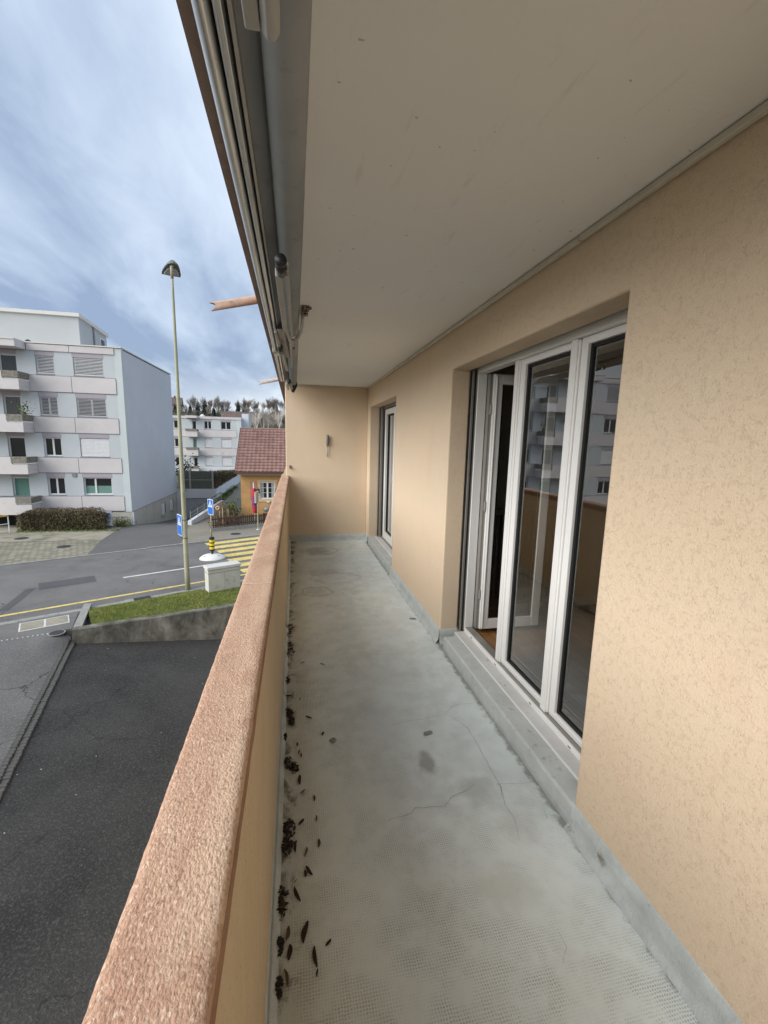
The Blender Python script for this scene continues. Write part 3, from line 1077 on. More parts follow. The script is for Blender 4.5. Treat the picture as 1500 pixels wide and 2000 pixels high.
g = MB()
nyf, nxf = 60, 10
for j in range(nyf + 1):
    for i in range(nxf + 1):
        x_ = XI - 0.01 + (XW + 0.02 - XI + 0.01) * i / nxf
        y_ = -3.2 + (YE + 3.22) * j / nyf
        g.v.append((x_, y_, 0.0022 * mnoise.noise(Vector((x_ * 2.1, y_ * 1.4, 0.3))) - 0.0010))
for j in range(nyf):
    for i in range(nxf):
        a = j * (nxf + 1) + i
        g.f.append((a, a + 1, a + nxf + 2, a + nxf + 1))
floor = g.build('balcony_floor', 'floor', bld, smooth=True)
MB().box(-0.19, XW + 0.14, -3.2, 14, -0.21, -0.012).build('floor_slab', 'slab_brown', bld)
MB().box(0.038, XW, -3.2, YE, 2.36, 2.425).build('ceiling', 'ceiling', bld)
MB().box(-0.228, 1.30, -3.2, 14, 2.427, 2.62).box(-0.228, -0.10, -3.2, 14, 2.619, 3.55).build('upper_slab', 'slab_brown', bld)
endw = MB().box(-0.128, XW + 0.001, YE, YE + 0.2, -0.02, 2.424)
endw.build('end_wall', 'stucco', bld, bevel=0.010, bseg=3)

# ceiling trims with a shadow gap
tr1 = MB().box(1.082, 1.102, -3.2, 1.630, 2.336, 2.356)
tr1.build('ceiling_trim', 'white_trim', bld, bevel=0.003)
MB().box(1.082, 1.102, 1.634, 4.55, 2.335, 2.355).build('ceiling_trim', 'white_trim', bld, bevel=0.003)
MB().box(1.082, 1.102, 4.553, YE - 0.002, 2.336, 2.356).build('ceiling_trim', 'white_trim', bld, bevel=0.003)
MB().box(0.05, 1.081, YE - 0.022, YE - 0.002, 2.338, 2.356).build('ceiling_trim', 'white_trim', bld, bevel=0.003)

# parapet body and its rough coping
MB().box(-0.188, XI, -3.2, 14, -0.24, 0.986).build('parapet', 'parapet_in', bld)


def coping(y0, y1, step_):
    g_ = MB()
    n_ = int((y1 - y0) / step_)
    prof = []
    x0_, x1_, zt, zb = -0.197, -0.0835, 1.021, 0.985
    # outline of the section from outer bottom over the top to inner bottom
    prof += [(x0_, zb), (x0_, zt - 0.009), (x0_ + 0.001, zt - 0.005), (x0_ + 0.003, zt - 0.002), (x0_ + 0.007, zt)]
    for i in range(1, 9):
        prof.append((x0_ + 0.007 + (x1_ - x0_ - 0.014) * i / 9, zt + 0.0008))
    prof += [(x1_ - 0.007, zt), (x1_ - 0.003, zt - 0.002), (x1_ - 0.001, zt - 0.005), (x1_, zt - 0.013)]
    np_ = len(prof)
    for j in range(n_ + 1):
        y_ = y0 + (y1 - y0) * j / n_
        for i, (a, c) in enumerate(prof):
            d1 = mnoise.noise(Vector((a * 70, y_ * 42, 1.0)))
            d2 = mnoise.noise(Vector((a * 25, y_ * 9, 5.0)))
            d3 = mnoise.noise(Vector((a * 160, y_ * 110, 9.0)))
            amp = 0.0004 * d1 + 0.0004 * d2 + 0.0005 * d3
            cx_ = 1 if i >= np_ - 3 else (-1 if i <= 3 else 0)
            g_.v.append((a + cx_ * amp * 1.3, y_, c + (amp if i > 1 else 0)))
    for j in range(n_):
        for i in range(np_ - 1):
            a = j * np_ + i
            g_.f.append((a, a + 1, a + np_ + 1, a + np_))
    g_.f.append(tuple(range(np_ - 1, -1, -1)))
    g_.f.append(tuple(range(n_ * np_, n_ * np_ + np_)))
    return g_.build('coping', 'coping', bld, smooth=True)


coping(-3.2, -0.6005, 0.05)
coping(-0.6, 1.6, 0.007)
coping(1.6001, 4.96, 0.014)
coping(4.966, YE + 0.30, 0.02)
# inner edge of the coping, its shade put into the brown colour
g = MB()
n = 300
for j in range(n + 1):
    y_ = -0.6 + (YE + 0.6) * j / n
    w1 = 0.0012 * mnoise.noise(Vector((0, y_ * 14, 2)))
    w2 = 0.004 * mnoise.noise(Vector((0, y_ * 6, 7)))
    g.v += [(-0.0832 + w1, y_, 1.006), (-0.0815 + w1, y_, 0.985), (-0.0835 + w1, y_, 0.968 + w2), (-0.0895, y_, 0.966 + w2)]
for j in range(n):
    for i in range(3):
        a = j * 4 + i
        g.f.append((a, a + 1, a + 5, a + 4))
g.build('coping_edge', 'edge_shade', bld, smooth=True)


# grey upturns (coved skirting)
def upturn(name, axis, a, b, wall, sgn, h_=0.112, th=0.006, mat='grey_upturn'):
    n_ = max(2, int(abs(b - a) / 0.03))
    g_ = MB()
    prof = [(0.0, h_), (th, h_ - 0.002), (th + 0.002, h_ * 0.5), (th + 0.006, 0.028), (th + 0.014, 0.012), (th + 0.026, 0.003), (th + 0.027, -0.004)]
    for j in range(n_ + 1):
        t_ = a + (b - a) * j / n_
        for i, (d_, z_) in enumerate(prof):
            jig = 0.0022 * mnoise.noise(Vector((t_ * 17, z_ * 40, wall))) + (0.006 * mnoise.noise(Vector((t_ * 8, 3, wall))) if i >= 4 else 0)
            zz = z_ + (0.003 * mnoise.noise(Vector((t_ * 9, 1, wall))) if i == 0 else 0)
            c = wall + sgn * (d_ + (jig if i else 0))
            g_.v.append((c, t_, zz) if axis == 'Y' else (t_, c, zz))
    np_ = len(prof)
    for j in range(n_):
        for i in range(np_ - 1):
            q = j * np_ + i
            g_.f.append((q, q + 1, q + np_ + 1, q + np_))
    return g_.build(name, mat, bld, smooth=True)


upturn('skirting', 'Y', -3.2, 1.366, XW, -1)
upturn('skirting', 'Y', 3.046, 4.804, XW, -1)
upturn('skirting', 'Y', 6.476, YE, XW, -1)
upturn('skirting', 'X', XI, XW, YE, -1, 0.100)
upturn('skirting', 'Y', -3.2, YE, XI, 1, 0.05, 0.003)
upturn('skirting', 'X', XW - 0.004, 1.245, 3.05, -1, 0.112)
upturn('skirting', 'X', XW - 0.004, 1.245, 6.48, -1, 0.112)


# threshold, sill and frame of window and door
def threshold(y0, y1, name='threshold'):
    g_ = MB()
    prof = [(1.098, -0.01), (1.094, 0.03), (1.097, 0.094), (1.101, 0.103), (1.108, 0.106), (1.205, 0.106), (1.205, -0.01)]
    n_ = 40
    for j in range(n_ + 1):
        y_ = y0 + (y1 - y0) * j / n_
        for i, (a, c) in enumerate(prof):
            g_.v.append((a + (0.0018 * mnoise.noise(Vector((y_ * 9, i, 4))) if i < 5 else 0), y_, c + (0.0012 * mnoise.noise(Vector((y_ * 8, i, 8))) if 1 < i < 5 else 0)))
    k = len(prof)
    for j in range(n_):
        for i in range(k - 1):
            q = j * k + i
            g_.f.append((q, q + k, q + k + 1, q + 1))
    g_.f.append(tuple(range(k)))
    g_.f.append(tuple(range(n_ * k + k - 1, n_ * k - 1, -1)))
    return g_.build(name, 'grey_paint', bld)


threshold(1.364, 2.925)
threshold(4.802, 6.37)
for (ya, yb) in ((1.364, 2.995), (4.802, 6.44)):
    MB().box(1.2055, 1.30, ya, yb, 0.02, 0.1075).build('sill_plate', 'sill', bld)
    MB().box(1.2035, 1.2125, ya, yb - 0.02, 0.1065, 0.1115).build('sill_edge', 'pvc', bld)

# --- big window: fixed frame with two glazed sashes and one leaf opened inwards
fr_ = MB()
fr_.box(1.292, 1.360, 3.004, 3.050, 0.1, 2.105)            # left post
fr_.box(1.292, 1.360, 1.372, 3.0035, 2.052, 2.105)         # head
fr_.box(1.288, 1.360, 1.372, 3.0035, 0.100, 0.131)         # bottom rail
win = fr_.build('window', 'pvc', bld, bevel=0.003)
MB().box(1.300, 1.352, 1.372, 3.003, 0.1312, 0.1365).build('rail_track', 'rail_grey', win)
MB().box(1.312, 1.366, 2.449, 2.508, 0.133, 2.0515).box(1.305, 1.312, 2.463, 2.500, 0.133, 2.0515).build('mullion', 'pvc', win, bevel=0.003)
MB().box(1.304, 1.360, 1.905, 1.952, 0.133, 2.0515).box(1.311, 1.352, 1.893, 1.9048, 0.14, 2.045).build('mullion', 'pvc', win, bevel=0.003)


def sash(y0, y1, z0, z1, st_l, st_r, rail_b, rail_t):
    f_ = MB()
    f_.box(1.318, 1.372, y1 - st_l, y1, z0, z1)
    f_.box(1.318, 1.372, y0, y0 + st_r, z0, z1)
    f_.box(1.319, 1.371, y0 + st_r, y1 - st_l, z0, z0 + rail_b)
    f_.box(1.319, 1.371, y0 + st_r, y1 - st_l, z1 - rail_t, z1)
    f_.build('sash', 'pvc', win, bevel=0.004)
    ya, yb, za, zb = y0 + st_r, y1 - st_l, z0 + rail_b, z1 - rail_t
    k = 0.016
    q = MB()
    q.box(1.334, 1.362, yb - k, yb, za, zb).box(1.334, 1.362, ya, ya + k, za, zb)
    q.box(1.335, 1.361, ya + k, yb - k, za, za + k).box(1.335, 1.361, ya + k, yb - k, zb - k, zb)
    q.build('gasket', 'gasket', win)
    q = MB()
    k2 = 0.009
    yi, yj, zi, zj = ya + k, yb - k, za + k, zb - k
    q.box(1.350, 1.358, yj - k2, yj, zi, zj).box(1.350, 1.358, yi, yi + k2, zi, zj)
    q.box(1.351, 1.357, yi + k2, yj - k2, zi, zi + k2).box(1.351, 1.357, yi + k2, yj - k2, zj - k2, zj)
    q.build('spacer', 'spacer', win)
    MB().quad((1.344, yi - .004, zi - .004), (1.344, yi - .004, zj + .004), (1.344, yj + .004, zj + .004), (1.344, yj + .004, zi - .004)).build('pane', 'glass', win)


sash(1.954, 2.447, 0.138, 2.050, 0.050, 0.020, 0.034, 0.034)
sash(1.374, 1.890, 0.138, 2.050, 0.046, 0.046, 0.034, 0.034)
# opened leaf, hinged at the left post, swung 88 degrees into the room
leaf = MB()
x0_, x1_ = 1.385, 1.885
leaf.box(x0_, x0_ + 0.066, 2.935, 2.995, 0.142, 2.045).box(x1_ - 0.066, x1_, 2.935, 2.995, 0.142, 2.045)
leaf.box(x0_ + 0.066, x1_ - 0.066, 2.936, 2.994, 0.142, 0.222).box(x0_ + 0.066, x1_ - 0.066, 2.936, 2.994, 1.975, 2.045)
leaf.box(x0_ + 0.012, x0_ + 0.024, 2.925, 2.935, 0.15, 2.035)
leaf.build('open_leaf', 'pvc', win, bevel=0.004)
MB().box(x0_ + 0.066, x1_ - 0.066, 2.950, 2.957, 0.222, 0.234).box(x0_ + 0.066, x0_ + 0.08, 2.949, 2.958, 0.222, 1.975).box(x1_ - 0.08, x1_ - 0.066, 2.949, 2.958, 0.222, 1.975).build('gasket', 'gasket', win)
MB().quad((x0_ + 0.062, 2.962, 0.22), (x1_ - 0.062, 2.962, 0.22), (x1_ - 0.062, 2.962, 1.98), (x0_ + 0.062, 2.962, 1.98)).build('pane', 'glass', win)
MB().box(1.362, 1.384, 2.955, 3.0, 0.14, 2.046).build('rebate', 'rail_grey', win)
for zz in (0.42, 1.10, 1.80):
    MB().tube([(1.374, 2.948, zz - 0.035), (1.374, 2.948, zz + 0.035)], 0.008, 8).build('hinge', 'galv', win)
MB().box(1.255, 1.291, 3.016, 3.0495, 0.107, 2.075).build('shutter_guide', 'rail_grey', win)
MB().box(1.268, 1.280, 3.011, 3.016, 0.108, 2.074).build('guide_slot', 'gasket', win)
MB().box(1.253, 1.262, 3.028, 3.0498, 0.106, 2.075).build('guide_edge', 'gasket', win)
MB().box(1.256, 1.2915, 1.364, 3.05, 2.088, 2.14).build('shutter_slat', 'rail_grey', win)
for yy in (2.86, 2.46, 2.02, 1.66):
    MB().box(1.2872, 1.2885, yy - 0.011, yy + 0.011, 0.1130, 0.1185).build('drain_slot', 'gasket', win)

# --- balcony door further along
fr_ = MB()
fr_.box(1.292, 1.360, 6.434, 6.480, 0.1, 2.10).box(1.292, 1.360, 4.802, 6.4335, 2.035, 2.10).box(1.288, 1.360, 4.802, 6.4335, 0.1, 0.128)
door = fr_.build('balcony_door', 'rail_grey', bld, bevel=0.003)
MB().box(1.262, 1.291, 6.40, 6.4795, 0.106, 2.06).build('shutter_guide', 'rail_grey', door)
MB().box(1.2545, 1.2615, 6.452, 6.4797, 0.106, 2.06).build('guide_edge', 'gasket', door)
for (y0, y1) in ((5.66, 6.32), (4.90, 5.56)):
    q = MB()
    q.box(1.300, 1.372, y1 - 0.075, y1, 0.13, 2.02).box(1.300, 1.372, y0, y0 + 0.075, 0.13, 2.02)
    q.box(1.301, 1.371, y0 + 0.075, y1 - 0.075, 0.13, 0.225).box(1.301, 1.371, y0 + 0.075, y1 - 0.075, 1.945, 2.02)
    q.build('door_leaf', 'pvc', door, bevel=0.005)
    q = MB()
    q.box(1.33, 1.35, y1 - 0.093, y1 - 0.075, 0.225, 1.945).box(1.33, 1.35, y0 + 0.075, y0 + 0.093, 0.225, 1.945)
    q.box(1.331, 1.349, y0 + 0.093, y1 - 0.093, 0.225, 0.243).box(1.331, 1.349, y0 + 0.093, y1 - 0.093, 1.927, 1.945)
    q.build('gasket', 'gasket', door)
    MB().quad((1.345, y0 + 0.08, 0.23), (1.345, y0 + 0.08, 1.94), (1.345, y1 - 0.08, 1.94), (1.345, y1 - 0.08, 0.23)).build('pane', 'glass', door)
MB().box(1.285, 1.300, 5.672, 5.696, 1.02, 1.12).build('handle', 'pvc', door, bevel=0.003)
MB().box(1.256, 1.2915, 4.802, 6.48, 2.066, 2.12).build('shutter_slat', 'rail_grey', door)

# --- rooms behind the glass
room = MB()
room.quad((1.362, 3.40, 0.1), (6.2, 3.40, 0.1), (6.2, 3.40, 2.5), (1.362, 3.40, 2.5))
room.quad((6.2, 3.40, 0.1), (6.2, -2.4, 0.1), (6.2, -2.4, 2.5), (6.2, 3.40, 2.5))
room.quad((6.2, -2.4, 0.1), (1.362, -2.4, 0.1), (1.362, -2.4, 2.5), (6.2, -2.4, 2.5))
room.quad((1.362, -2.4, 2.5), (1.362, 3.40, 2.5), (6.2, 3.40, 2.5), (6.2, -2.4, 2.5))
room.quad((1.3615, 3.05, 0.1), (1.3615, 3.40, 0.1), (1.3615, 3.40, 2.5), (1.3615, 3.05, 2.5))
room.quad((1.3615, -2.4, 0.1), (1.3615, 1.37, 0.1), (1.3615, 1.37, 2.5), (1.3615, -2.4, 2.5))
room.quad((1.3615, 1.37, 2.105), (1.3615, 3.05, 2.105), (1.3615, 3.05, 2.5), (1.3615, 1.37, 2.5))
room.quad((1.362, 3.46, 0.1), (6.2, 3.46, 0.1), (6.2, 3.46, 2.5), (1.362, 3.46, 2.5))
room.quad((1.362, 7.2, 0.1), (6.2, 7.2, 0.1), (6.2, 7.2, 2.5), (1.362, 7.2, 2.5))
room.quad((4.8, 3.46, 0.1), (4.8, 7.2, 0.1), (4.8, 7.2, 2.5), (4.8, 3.46, 2.5))
room.quad((1.362, 3.46, 2.5), (4.8, 3.46, 2.5), (4.8, 7.2, 2.5), (1.362, 7.2, 2.5))
room.quad((1.3615, 3.46, 0.1), (1.3615, 4.80, 0.1), (1.3615, 4.80, 2.5), (1.3615, 3.46, 2.5))
room.quad((1.3615, 6.48, 0.1), (1.3615, 7.2, 0.1), (1.3615, 7.2, 2.5), (1.3615, 6.48, 2.5))
room.quad((1.3615, 4.80, 2.10), (1.3615, 6.48, 2.10), (1.3615, 6.48, 2.5), (1.3615, 4.80, 2.5))
room.build('room_walls', 'room_wall', bld)
MB().box(1.36, 6.2, -2.4, 3.40, 0.0, 0.1).box(1.36, 4.8, 3.46, 7.2, 0.0, 0.1).build('room_floor', 'parquet', bld)
MB().box(1.365, 6.19, 3.385, 3.399, 0.1005, 0.18).build('room_skirting', 'pvc', bld)
cu = MB()
for (ya, yb) in ((5.70, 6.46), (4.85, 5.45)):
    nf = 60
    for k in range(nf + 1):
        yy = ya + (yb - ya) * k / nf
        xx = 1.52 + 0.022 * math.sin(k * 1.5)
        cu.v += [(xx, yy, 0.13), (xx, yy, 2.3)]
    o_ = len(cu.v) - 2 * (nf + 1)
    for k in range(nf):
        cu.f.append((o_ + 2 * k, o_ + 2 * k + 2, o_ + 2 * k + 3, o_ + 2 * k + 1))
cu.build('curtain', 'room_curtain', bld, smooth=True)

rad = thing('radiator', 'column radiator against the wall inside the room, seen behind the open window leaf', 'radiator', (2.1, 3.33, 0.1))
for k in range(14):
    x_ = 1.55 + k * 0.06
    MB().tube([(x_, 3.31, 0.22), (x_, 3.31, 0.98)], 0.018, 8).tube([(x_, 3.35, 0.22), (x_, 3.35, 0.98)], 0.018, 8).build('column', 'radiator', rad, smooth=True)
for za_ in (0.18, 0.97):
    MB().box(1.53, 2.35, 3.295, 3.365, za_, za_ + 0.05).build('header', 'radiator', rad, bevel=0.01)

# scupper pipes poking out of the upper slab
def spout(y, mat, z0=2.70, z1=2.60, x1=-0.66, r_=0.033):
    g_ = MB()
    seg = 20
    a = Vector((-0.215, y, z0))
    c = Vector((x1, y + 0.02, z1))
    d = (c - a).normalized()
    e1 = Vector((0, 1, 0))
    e1 = (e1 - d * e1.dot(d)).normalized()
    e2 = d.cross(e1)
    rings = []
    for ri, (rr, inner) in enumerate(((r_, 0), (r_ - 0.003, 1))):
        r1, r2 = [], []
        for k in range(seg):
            th = 2 * math.pi * k / seg
            off = (e1 * math.cos(th) + e2 * math.sin(th)) * rr
            notch = 0.05 * abs(math.cos(th)) ** 1.6     # V cut in both flanks
            r1.append(len(g_.v)); g_.v.append(tuple(a + off))
            r2.append(len(g_.v)); g_.v.append(tuple(c + off - d * notch))
        rings.append((r1, r2))
    for k in range(seg):
        k2 = (k + 1) % seg
        (o1, o2), (i1, i2) = rings
        g_.f.append((o1[k], o1[k2], o2[k2], o2[k]))
        g_.f.append((i1[k], i2[k], i2[k2], i1[k2]))
        g_.f.append((o2[k], o2[k2], i2[k2], i2[k]))
    return g_.build('drain_spout', mat, bld, smooth=True)


spout(3.92, 'pipe')
spout(8.75, 'pipe_grey')

# cracks in the floor coating
PX = Matrix((rt, up, fw))


def on_floor(px, py, z=0.0):
    d = (px - 750) / FPX * rt - (py - 1000) / FPX * up + fw
    k = (z - HC) / d.z
    return Vector((d.x * k, d.y * k, z))


def crack(pts_, w=0.0022):
    w *= 0.75
    P = [on_floor(*p) for p in pts_]
    Q = []
    rr = random.Random(int(pts_[0][0]))
    for a, c in zip(P[:-1], P[1:]):
        n_ = max(2, int((c - a).length / 0.018))
        for k in range(n_):
            Q.append(a.lerp(c, k / n_) + Vector((rr.uniform(-.0035, .0035), rr.uniform(-.0035, .0035), 0)))
    Q.append(P[-1])
    g_ = MB()
    for k, p in enumerate(Q):
        d = (Q[min(k + 1, len(Q) - 1)] - Q[max(k - 1, 0)]).normalized()
        nv = Vector((-d.y, d.x, 0)) * w * (0.35 + 0.65 * rr.random()) * 0.5
        g_.v += [tuple(p + nv + Vector((0, 0, 0.0022))), tuple(p - nv + Vector((0, 0, 0.0022)))]
    for k in range(len(Q) - 1):
        g_.f.append((2 * k, 2 * k + 1, 2 * k + 3, 2 * k + 2))
    o = g_.build('crack', 'crack', floor)
    return o


ORG[floor.name] = Vector((0, 0, 0))
crack([(950, 1370), (885, 1378), (870, 1395), (835, 1403), (800, 1408), (765, 1417)])
crack([(870, 1395), (900, 1412), (915, 1425), (930, 1450), (945, 1480), (975, 1530), (985, 1560)], 0.0026)
crack([(1068, 1531), (1030, 1530), (970, 1533)], 0.0018)
crack([(757, 1603), (803, 1590), (810, 1578), (868, 1576), (885, 1555), (905, 1548), (925, 1533)], 0.0028)
crack([(975, 1530), (985, 1572), (1005, 1600), (1015, 1640)], 0.0022)
crack([(935, 1260), (915, 1268), (800, 1275), (720, 1280)], 0.0016)
crack([(568, 1136), (620, 1137), (710, 1130)], 0.0035)
crack([(830, 1265), (810, 1275), (795, 1285)], 0.0015)
crack([(710, 1235), (725, 1270), (715, 1290)], 0.0012)
crack([(1090, 1820), (1105, 1850), (1100, 1880)], 0.0014)
crack([(1035, 1545), (1060, 1570), (1068, 1600)], 0.0014)
crack([(770, 1210), (820, 1225), (800, 1220)], 0.0012)

# ================================================================== THINGS ON THE BALCONY
# --- folding-arm awning under the slab edge
aw = thing('awning', 'retracted folding arm awning with grey cloth roll under the slab edge', 'awning', (-0.07, 3.0, 2.43))
AY0, AY1 = -2.2, 6.50
roll = MB()
n = 180
for j in range(n + 1):
    y_ = AY0 + (AY1 - AY0) * j / n
    for k in range(28):
        th = 2 * math.pi * k / 28
        rr = 0.0505 + 0.0010 * mnoise.noise(Vector((math.cos(th) * 1.5, math.sin(th) * 1.5, y_ * 2.2))) + (0.0012 if (y_ * 1.25) % 1 < 0.03 else 0)
        roll.v.append((-0.0095 + rr * math.cos(th), y_, 2.366 + rr * math.sin(th)))
for j in range(n):
    for k in range(28):
        k2 = (k + 1) % 28
        roll.f.append((j * 28 + k, j * 28 + k2, (j + 1) * 28 + k2, (j + 1) * 28 + k))
roll.f.append(tuple(range(28)))
roll.f.append(tuple(n * 28 + k for k in range(27, -1, -1)))
roll.build('cloth_roll', 'cloth', aw, smooth=True)
# backing tray and valance, front rail profiles
MB().extr([(-0.048, 2.425), (-0.052, 2.398), (-0.070, 2.388), (-0.108, 2.384), (-0.108, 2.425)], 'Y', AY0, AY1).build('tray', 'cloth', aw)
MB().extr([(-0.1085, 2.424), (-0.1085, 2.362), (-0.1165, 2.358), (-0.1175, 2.424)], 'Y', AY0, AY1 - 0.02).build('tray_lip', 'arm_grey', aw)
pr = [(-0.1245, 2.418), (-0.1240, 2.368), (-0.1285, 2.361), (-0.1400, 2.359), (-0.1455, 2.363), (-0.1470, 2.418)]
MB().extr(pr, 'Y', AY0, AY1 - 0.05).build('rear_profile', 'alu', aw, bevel=0.002)
pr = []
for k in range(15):
    th = math.pi + math.pi * k / 14
    pr.append((-0.1690 + 0.0175 * math.cos(th), 2.378 + 0.021 * math.sin(th)))
pr = [(-0.1865, 2.420)] + pr + [(-0.1515, 2.420)]
fb = MB().extr(pr, 'Y', AY0, 4.28).extr(pr, 'Y', 4.42, AY1 - 0.06)
fb.build('front_rail', 'alu', aw)
cl = MB()
cl.extr([(-0.192, 2.421), (-0.190, 2.350), (-0.120, 2.346), (-0.118, 2.41), (-0.150, 2.415)], 'Y', 4.285, 4.40)
cl.extr([(-0.150, 2.352), (-0.146, 2.325), (-0.118, 2.320), (-0.112, 2.352)], 'Y', 4.30, 4.36)
cl.build('rail_joint', 'clip', aw, bevel=0.004)


def bar(a, c, w, h_, mat, name, bev=0.003):
    a, c = Vector(a), Vector(c)
    d = (c - a).normalized()
    s_ = d.cross(Vector((0, 0, 1))).normalized()
    u_ = s_.cross(d)
    g_ = MB()
    P = []
    for p in (a, c):
        for i_, j_ in ((-1, -1), (1, -1), (1, 1), (-1, 1)):
            P.append(p + s_ * w / 2 * i_ + u_ * h_ / 2 * j_)
    g_.add(P, [(0, 3, 2, 1), (4, 5, 6, 7), (0, 1, 5, 4), (1, 2, 6, 5), (2, 3, 7, 6), (3, 0, 4, 7)])
    return g_.build(name, mat, aw, bevel=bev)


# first folded arm in full view
bar((-0.060, 2.06, 2.265), (-0.052, 3.06, 2.275), 0.030, 0.036, 'arm_grey', 'arm')
bar((-0.026, 2.00, 2.270), (-0.012, 3.30, 2.285), 0.018, 0.036, 'arm_grey', 'arm')
MB().tube([(-0.046, 1.93, 2.250), (-0.046, 2.03, 2.250)], 0.020, 14).tube([(-0.047, 1.90, 2.256), (-0.047, 1.925, 2.256)], 0.024, 14).tube([(-0.047, 1.96, 2.256), (-0.047, 1.985, 2.256)], 0.0235, 14).build('elbow_joint', 'dark_metal', aw, smooth=True)
MB().tube([(-0.030, 2.035, 2.272), (-0.030, 2.035, 2.238)], 0.015, 14).build('elbow_cap', 'arm_grey', aw)
bar((-0.052, 3.05, 2.272), (-0.004, 3.50, 2.255), 0.020, 0.024, 'arm_grey', 'arm_link')
MB().tube([(-0.002, 3.51, 2.268), (-0.002, 3.51, 2.230)], 0.010, 10).build('bolt', 'dark_metal', aw)
MB().tube([(-0.024, 3.36, 2.29), (-0.024, 3.36, 2.250)], 0.016, 12).build('pivot', 'dark_metal', aw)
# shoulder bracket hooked up to the rusty plate on the ceiling
MB().tube([(-0.012, 3.36, 2.272), (0.030, 3.30, 2.272), (0.052, 3.18, 2.292), (0.060, 3.05, 2.330), (0.060, 2.99, 2.358)], [0.013, 0.014, 0.013, 0.011, 0.011], 10).build('shoulder_bracket', 'arm_grey', aw, smooth=True)
rp = MB()
rp.box(0.050, 0.098, 2.83, 2.95, 2.353, 2.3595).box(0.056, 0.064, 2.84, 3.00, 2.325, 2.353).box(0.064, 0.110, 2.835, 2.848, 2.340, 2.353).box(0.064, 0.092, 2.965, 2.995, 2.338, 2.354)
rp.tube([(0.078, 2.88, 2.353), (0.078, 2.88, 2.340)], 0.008, 8).tube([(0.078, 2.93, 2.353), (0.078, 2.93, 2.342)], 0.007, 8)
rp.build('mounting_plate', 'rust', aw)
# second arm, folding the other way
bar((-0.128, 3.42, 2.335), (-0.108, 3.72, 2.290), 0.020, 0.030, 'arm_grey', 'arm_link')
MB().tube([(-0.104, 3.70, 2.282), (-0.100, 3.92, 2.276)], 0.020, 12).build('elbow_joint', 'dark_metal', aw, smooth=True)
bar((-0.098, 3.90, 2.276), (-0.066, 4.78, 2.270), 0.024, 0.034, 'arm_grey', 'arm')
bar((-0.020, 3.52, 2.276), (-0.020, 4.62, 2.282), 0.017, 0.034, 'arm_grey', 'arm')
bar((-0.085, 3.35, 2.325), (-0.060, 4.40, 2.330), 0.050, 0.020, 'rail_grey', 'arm_cover')
# end bearing by the far wall
MB().tube([(-0.058, 5.72, 2.280), (-0.058, 5.90, 2.275)], 0.024, 12).build('elbow_joint', 'dark_metal', aw, smooth=True)
bar((-0.082, 5.88, 2.275), (-0.080, 6.44, 2.262), 0.026, 0.036, 'arm_grey', 'arm')
bar((-0.040, 5.88, 2.275), (-0.026, 6.40, 2.262), 0.020, 0.036, 'arm_grey', 'arm')
eb = MB()
eb.box(-0.062, 0.048, 6.462, 6.480, 2.300, 2.40).extr([(-0.055, 2.30), (0.044, 2.30), (0.000, 2.215), (-0.030, 2.225)], 'Y', 6.463, 6.479)
eb.tube([(-0.010, 6.42, 2.245), (-0.010, 6.50, 2.245)], 0.012, 10)
eb.build('end_bracket', 'dark_metal', aw, bevel=0.003)
# near arm, cut by the top of the picture
bar((-0.098, -0.35, 2.300), (-0.064, 0.905, 2.268), 0.026, 0.040, 'arm_grey', 'arm')
bar((-0.030, -0.35, 2.33), (-0.030, 0.80, 2.285), 0.020, 0.036, 'dark_metal', 'arm')
hk = MB()
hk.extr([(-0.052, 2.29), (-0.050, 2.250), (-0.040, 2.236), (-0.026, 2.236), (-0.018, 2.250), (-0.018, 2.29)], 'Y', 0.74, 0.905)
hk.build('elbow_cap', 'arm_grey', aw, bevel=0.005)
MB().tube([(-0.034, 0.903, 2.256), (-0.034, 0.911, 2.256)], 0.0085, 14).build('bolt', 'dark_metal', aw)

# --- crank handle hung on the end wall, wall clip
ck = thing('crank_handle', 'grey awning crank grip with thin rod hanging on the far end wall', 'crank', (0.489, YE - 0.03, 1.50))
MB().tube([(0.492, YE - 0.028, 1.478), (0.492, YE - 0.028, 1.50), (0.492, YE - 0.028, 1.56), (0.492, YE - 0.028, 1.625), (0.492, YE - 0.028, 1.645)], [0.014, 0.020, 0.022, 0.020, 0.012], 12).build('grip', 'crank', ck, smooth=True)
MB().tube([(0.490, YE - 0.028, 1.48), (0.488, YE - 0.026, 1.34), (0.486, YE - 0.022, 1.315)], 0.0075, 8).build('rod', 'steel', ck, smooth=True)
MB().box(0.484, 0.500, YE - 0.014, YE - 0.001, 1.55, 1.60).build('hook', 'dark_metal', ck)
wc = thing('wall_clip', 'small dark pole clip on the end wall above the parapet', 'clip', (-0.064, YE, 1.14))
MB().box(-0.082, -0.050, YE - 0.008, YE - 0.001, 1.125, 1.172).build('plate', 'dark_metal', wc, bevel=0.002)
MB().tube([(-0.066, YE - 0.035, 1.128), (-0.066, YE - 0.035, 1.168)], 0.011, 10).box(-0.070, -0.062, YE - 0.03, YE - 0.007, 1.14, 1.156).build('jaw', 'rust', wc)

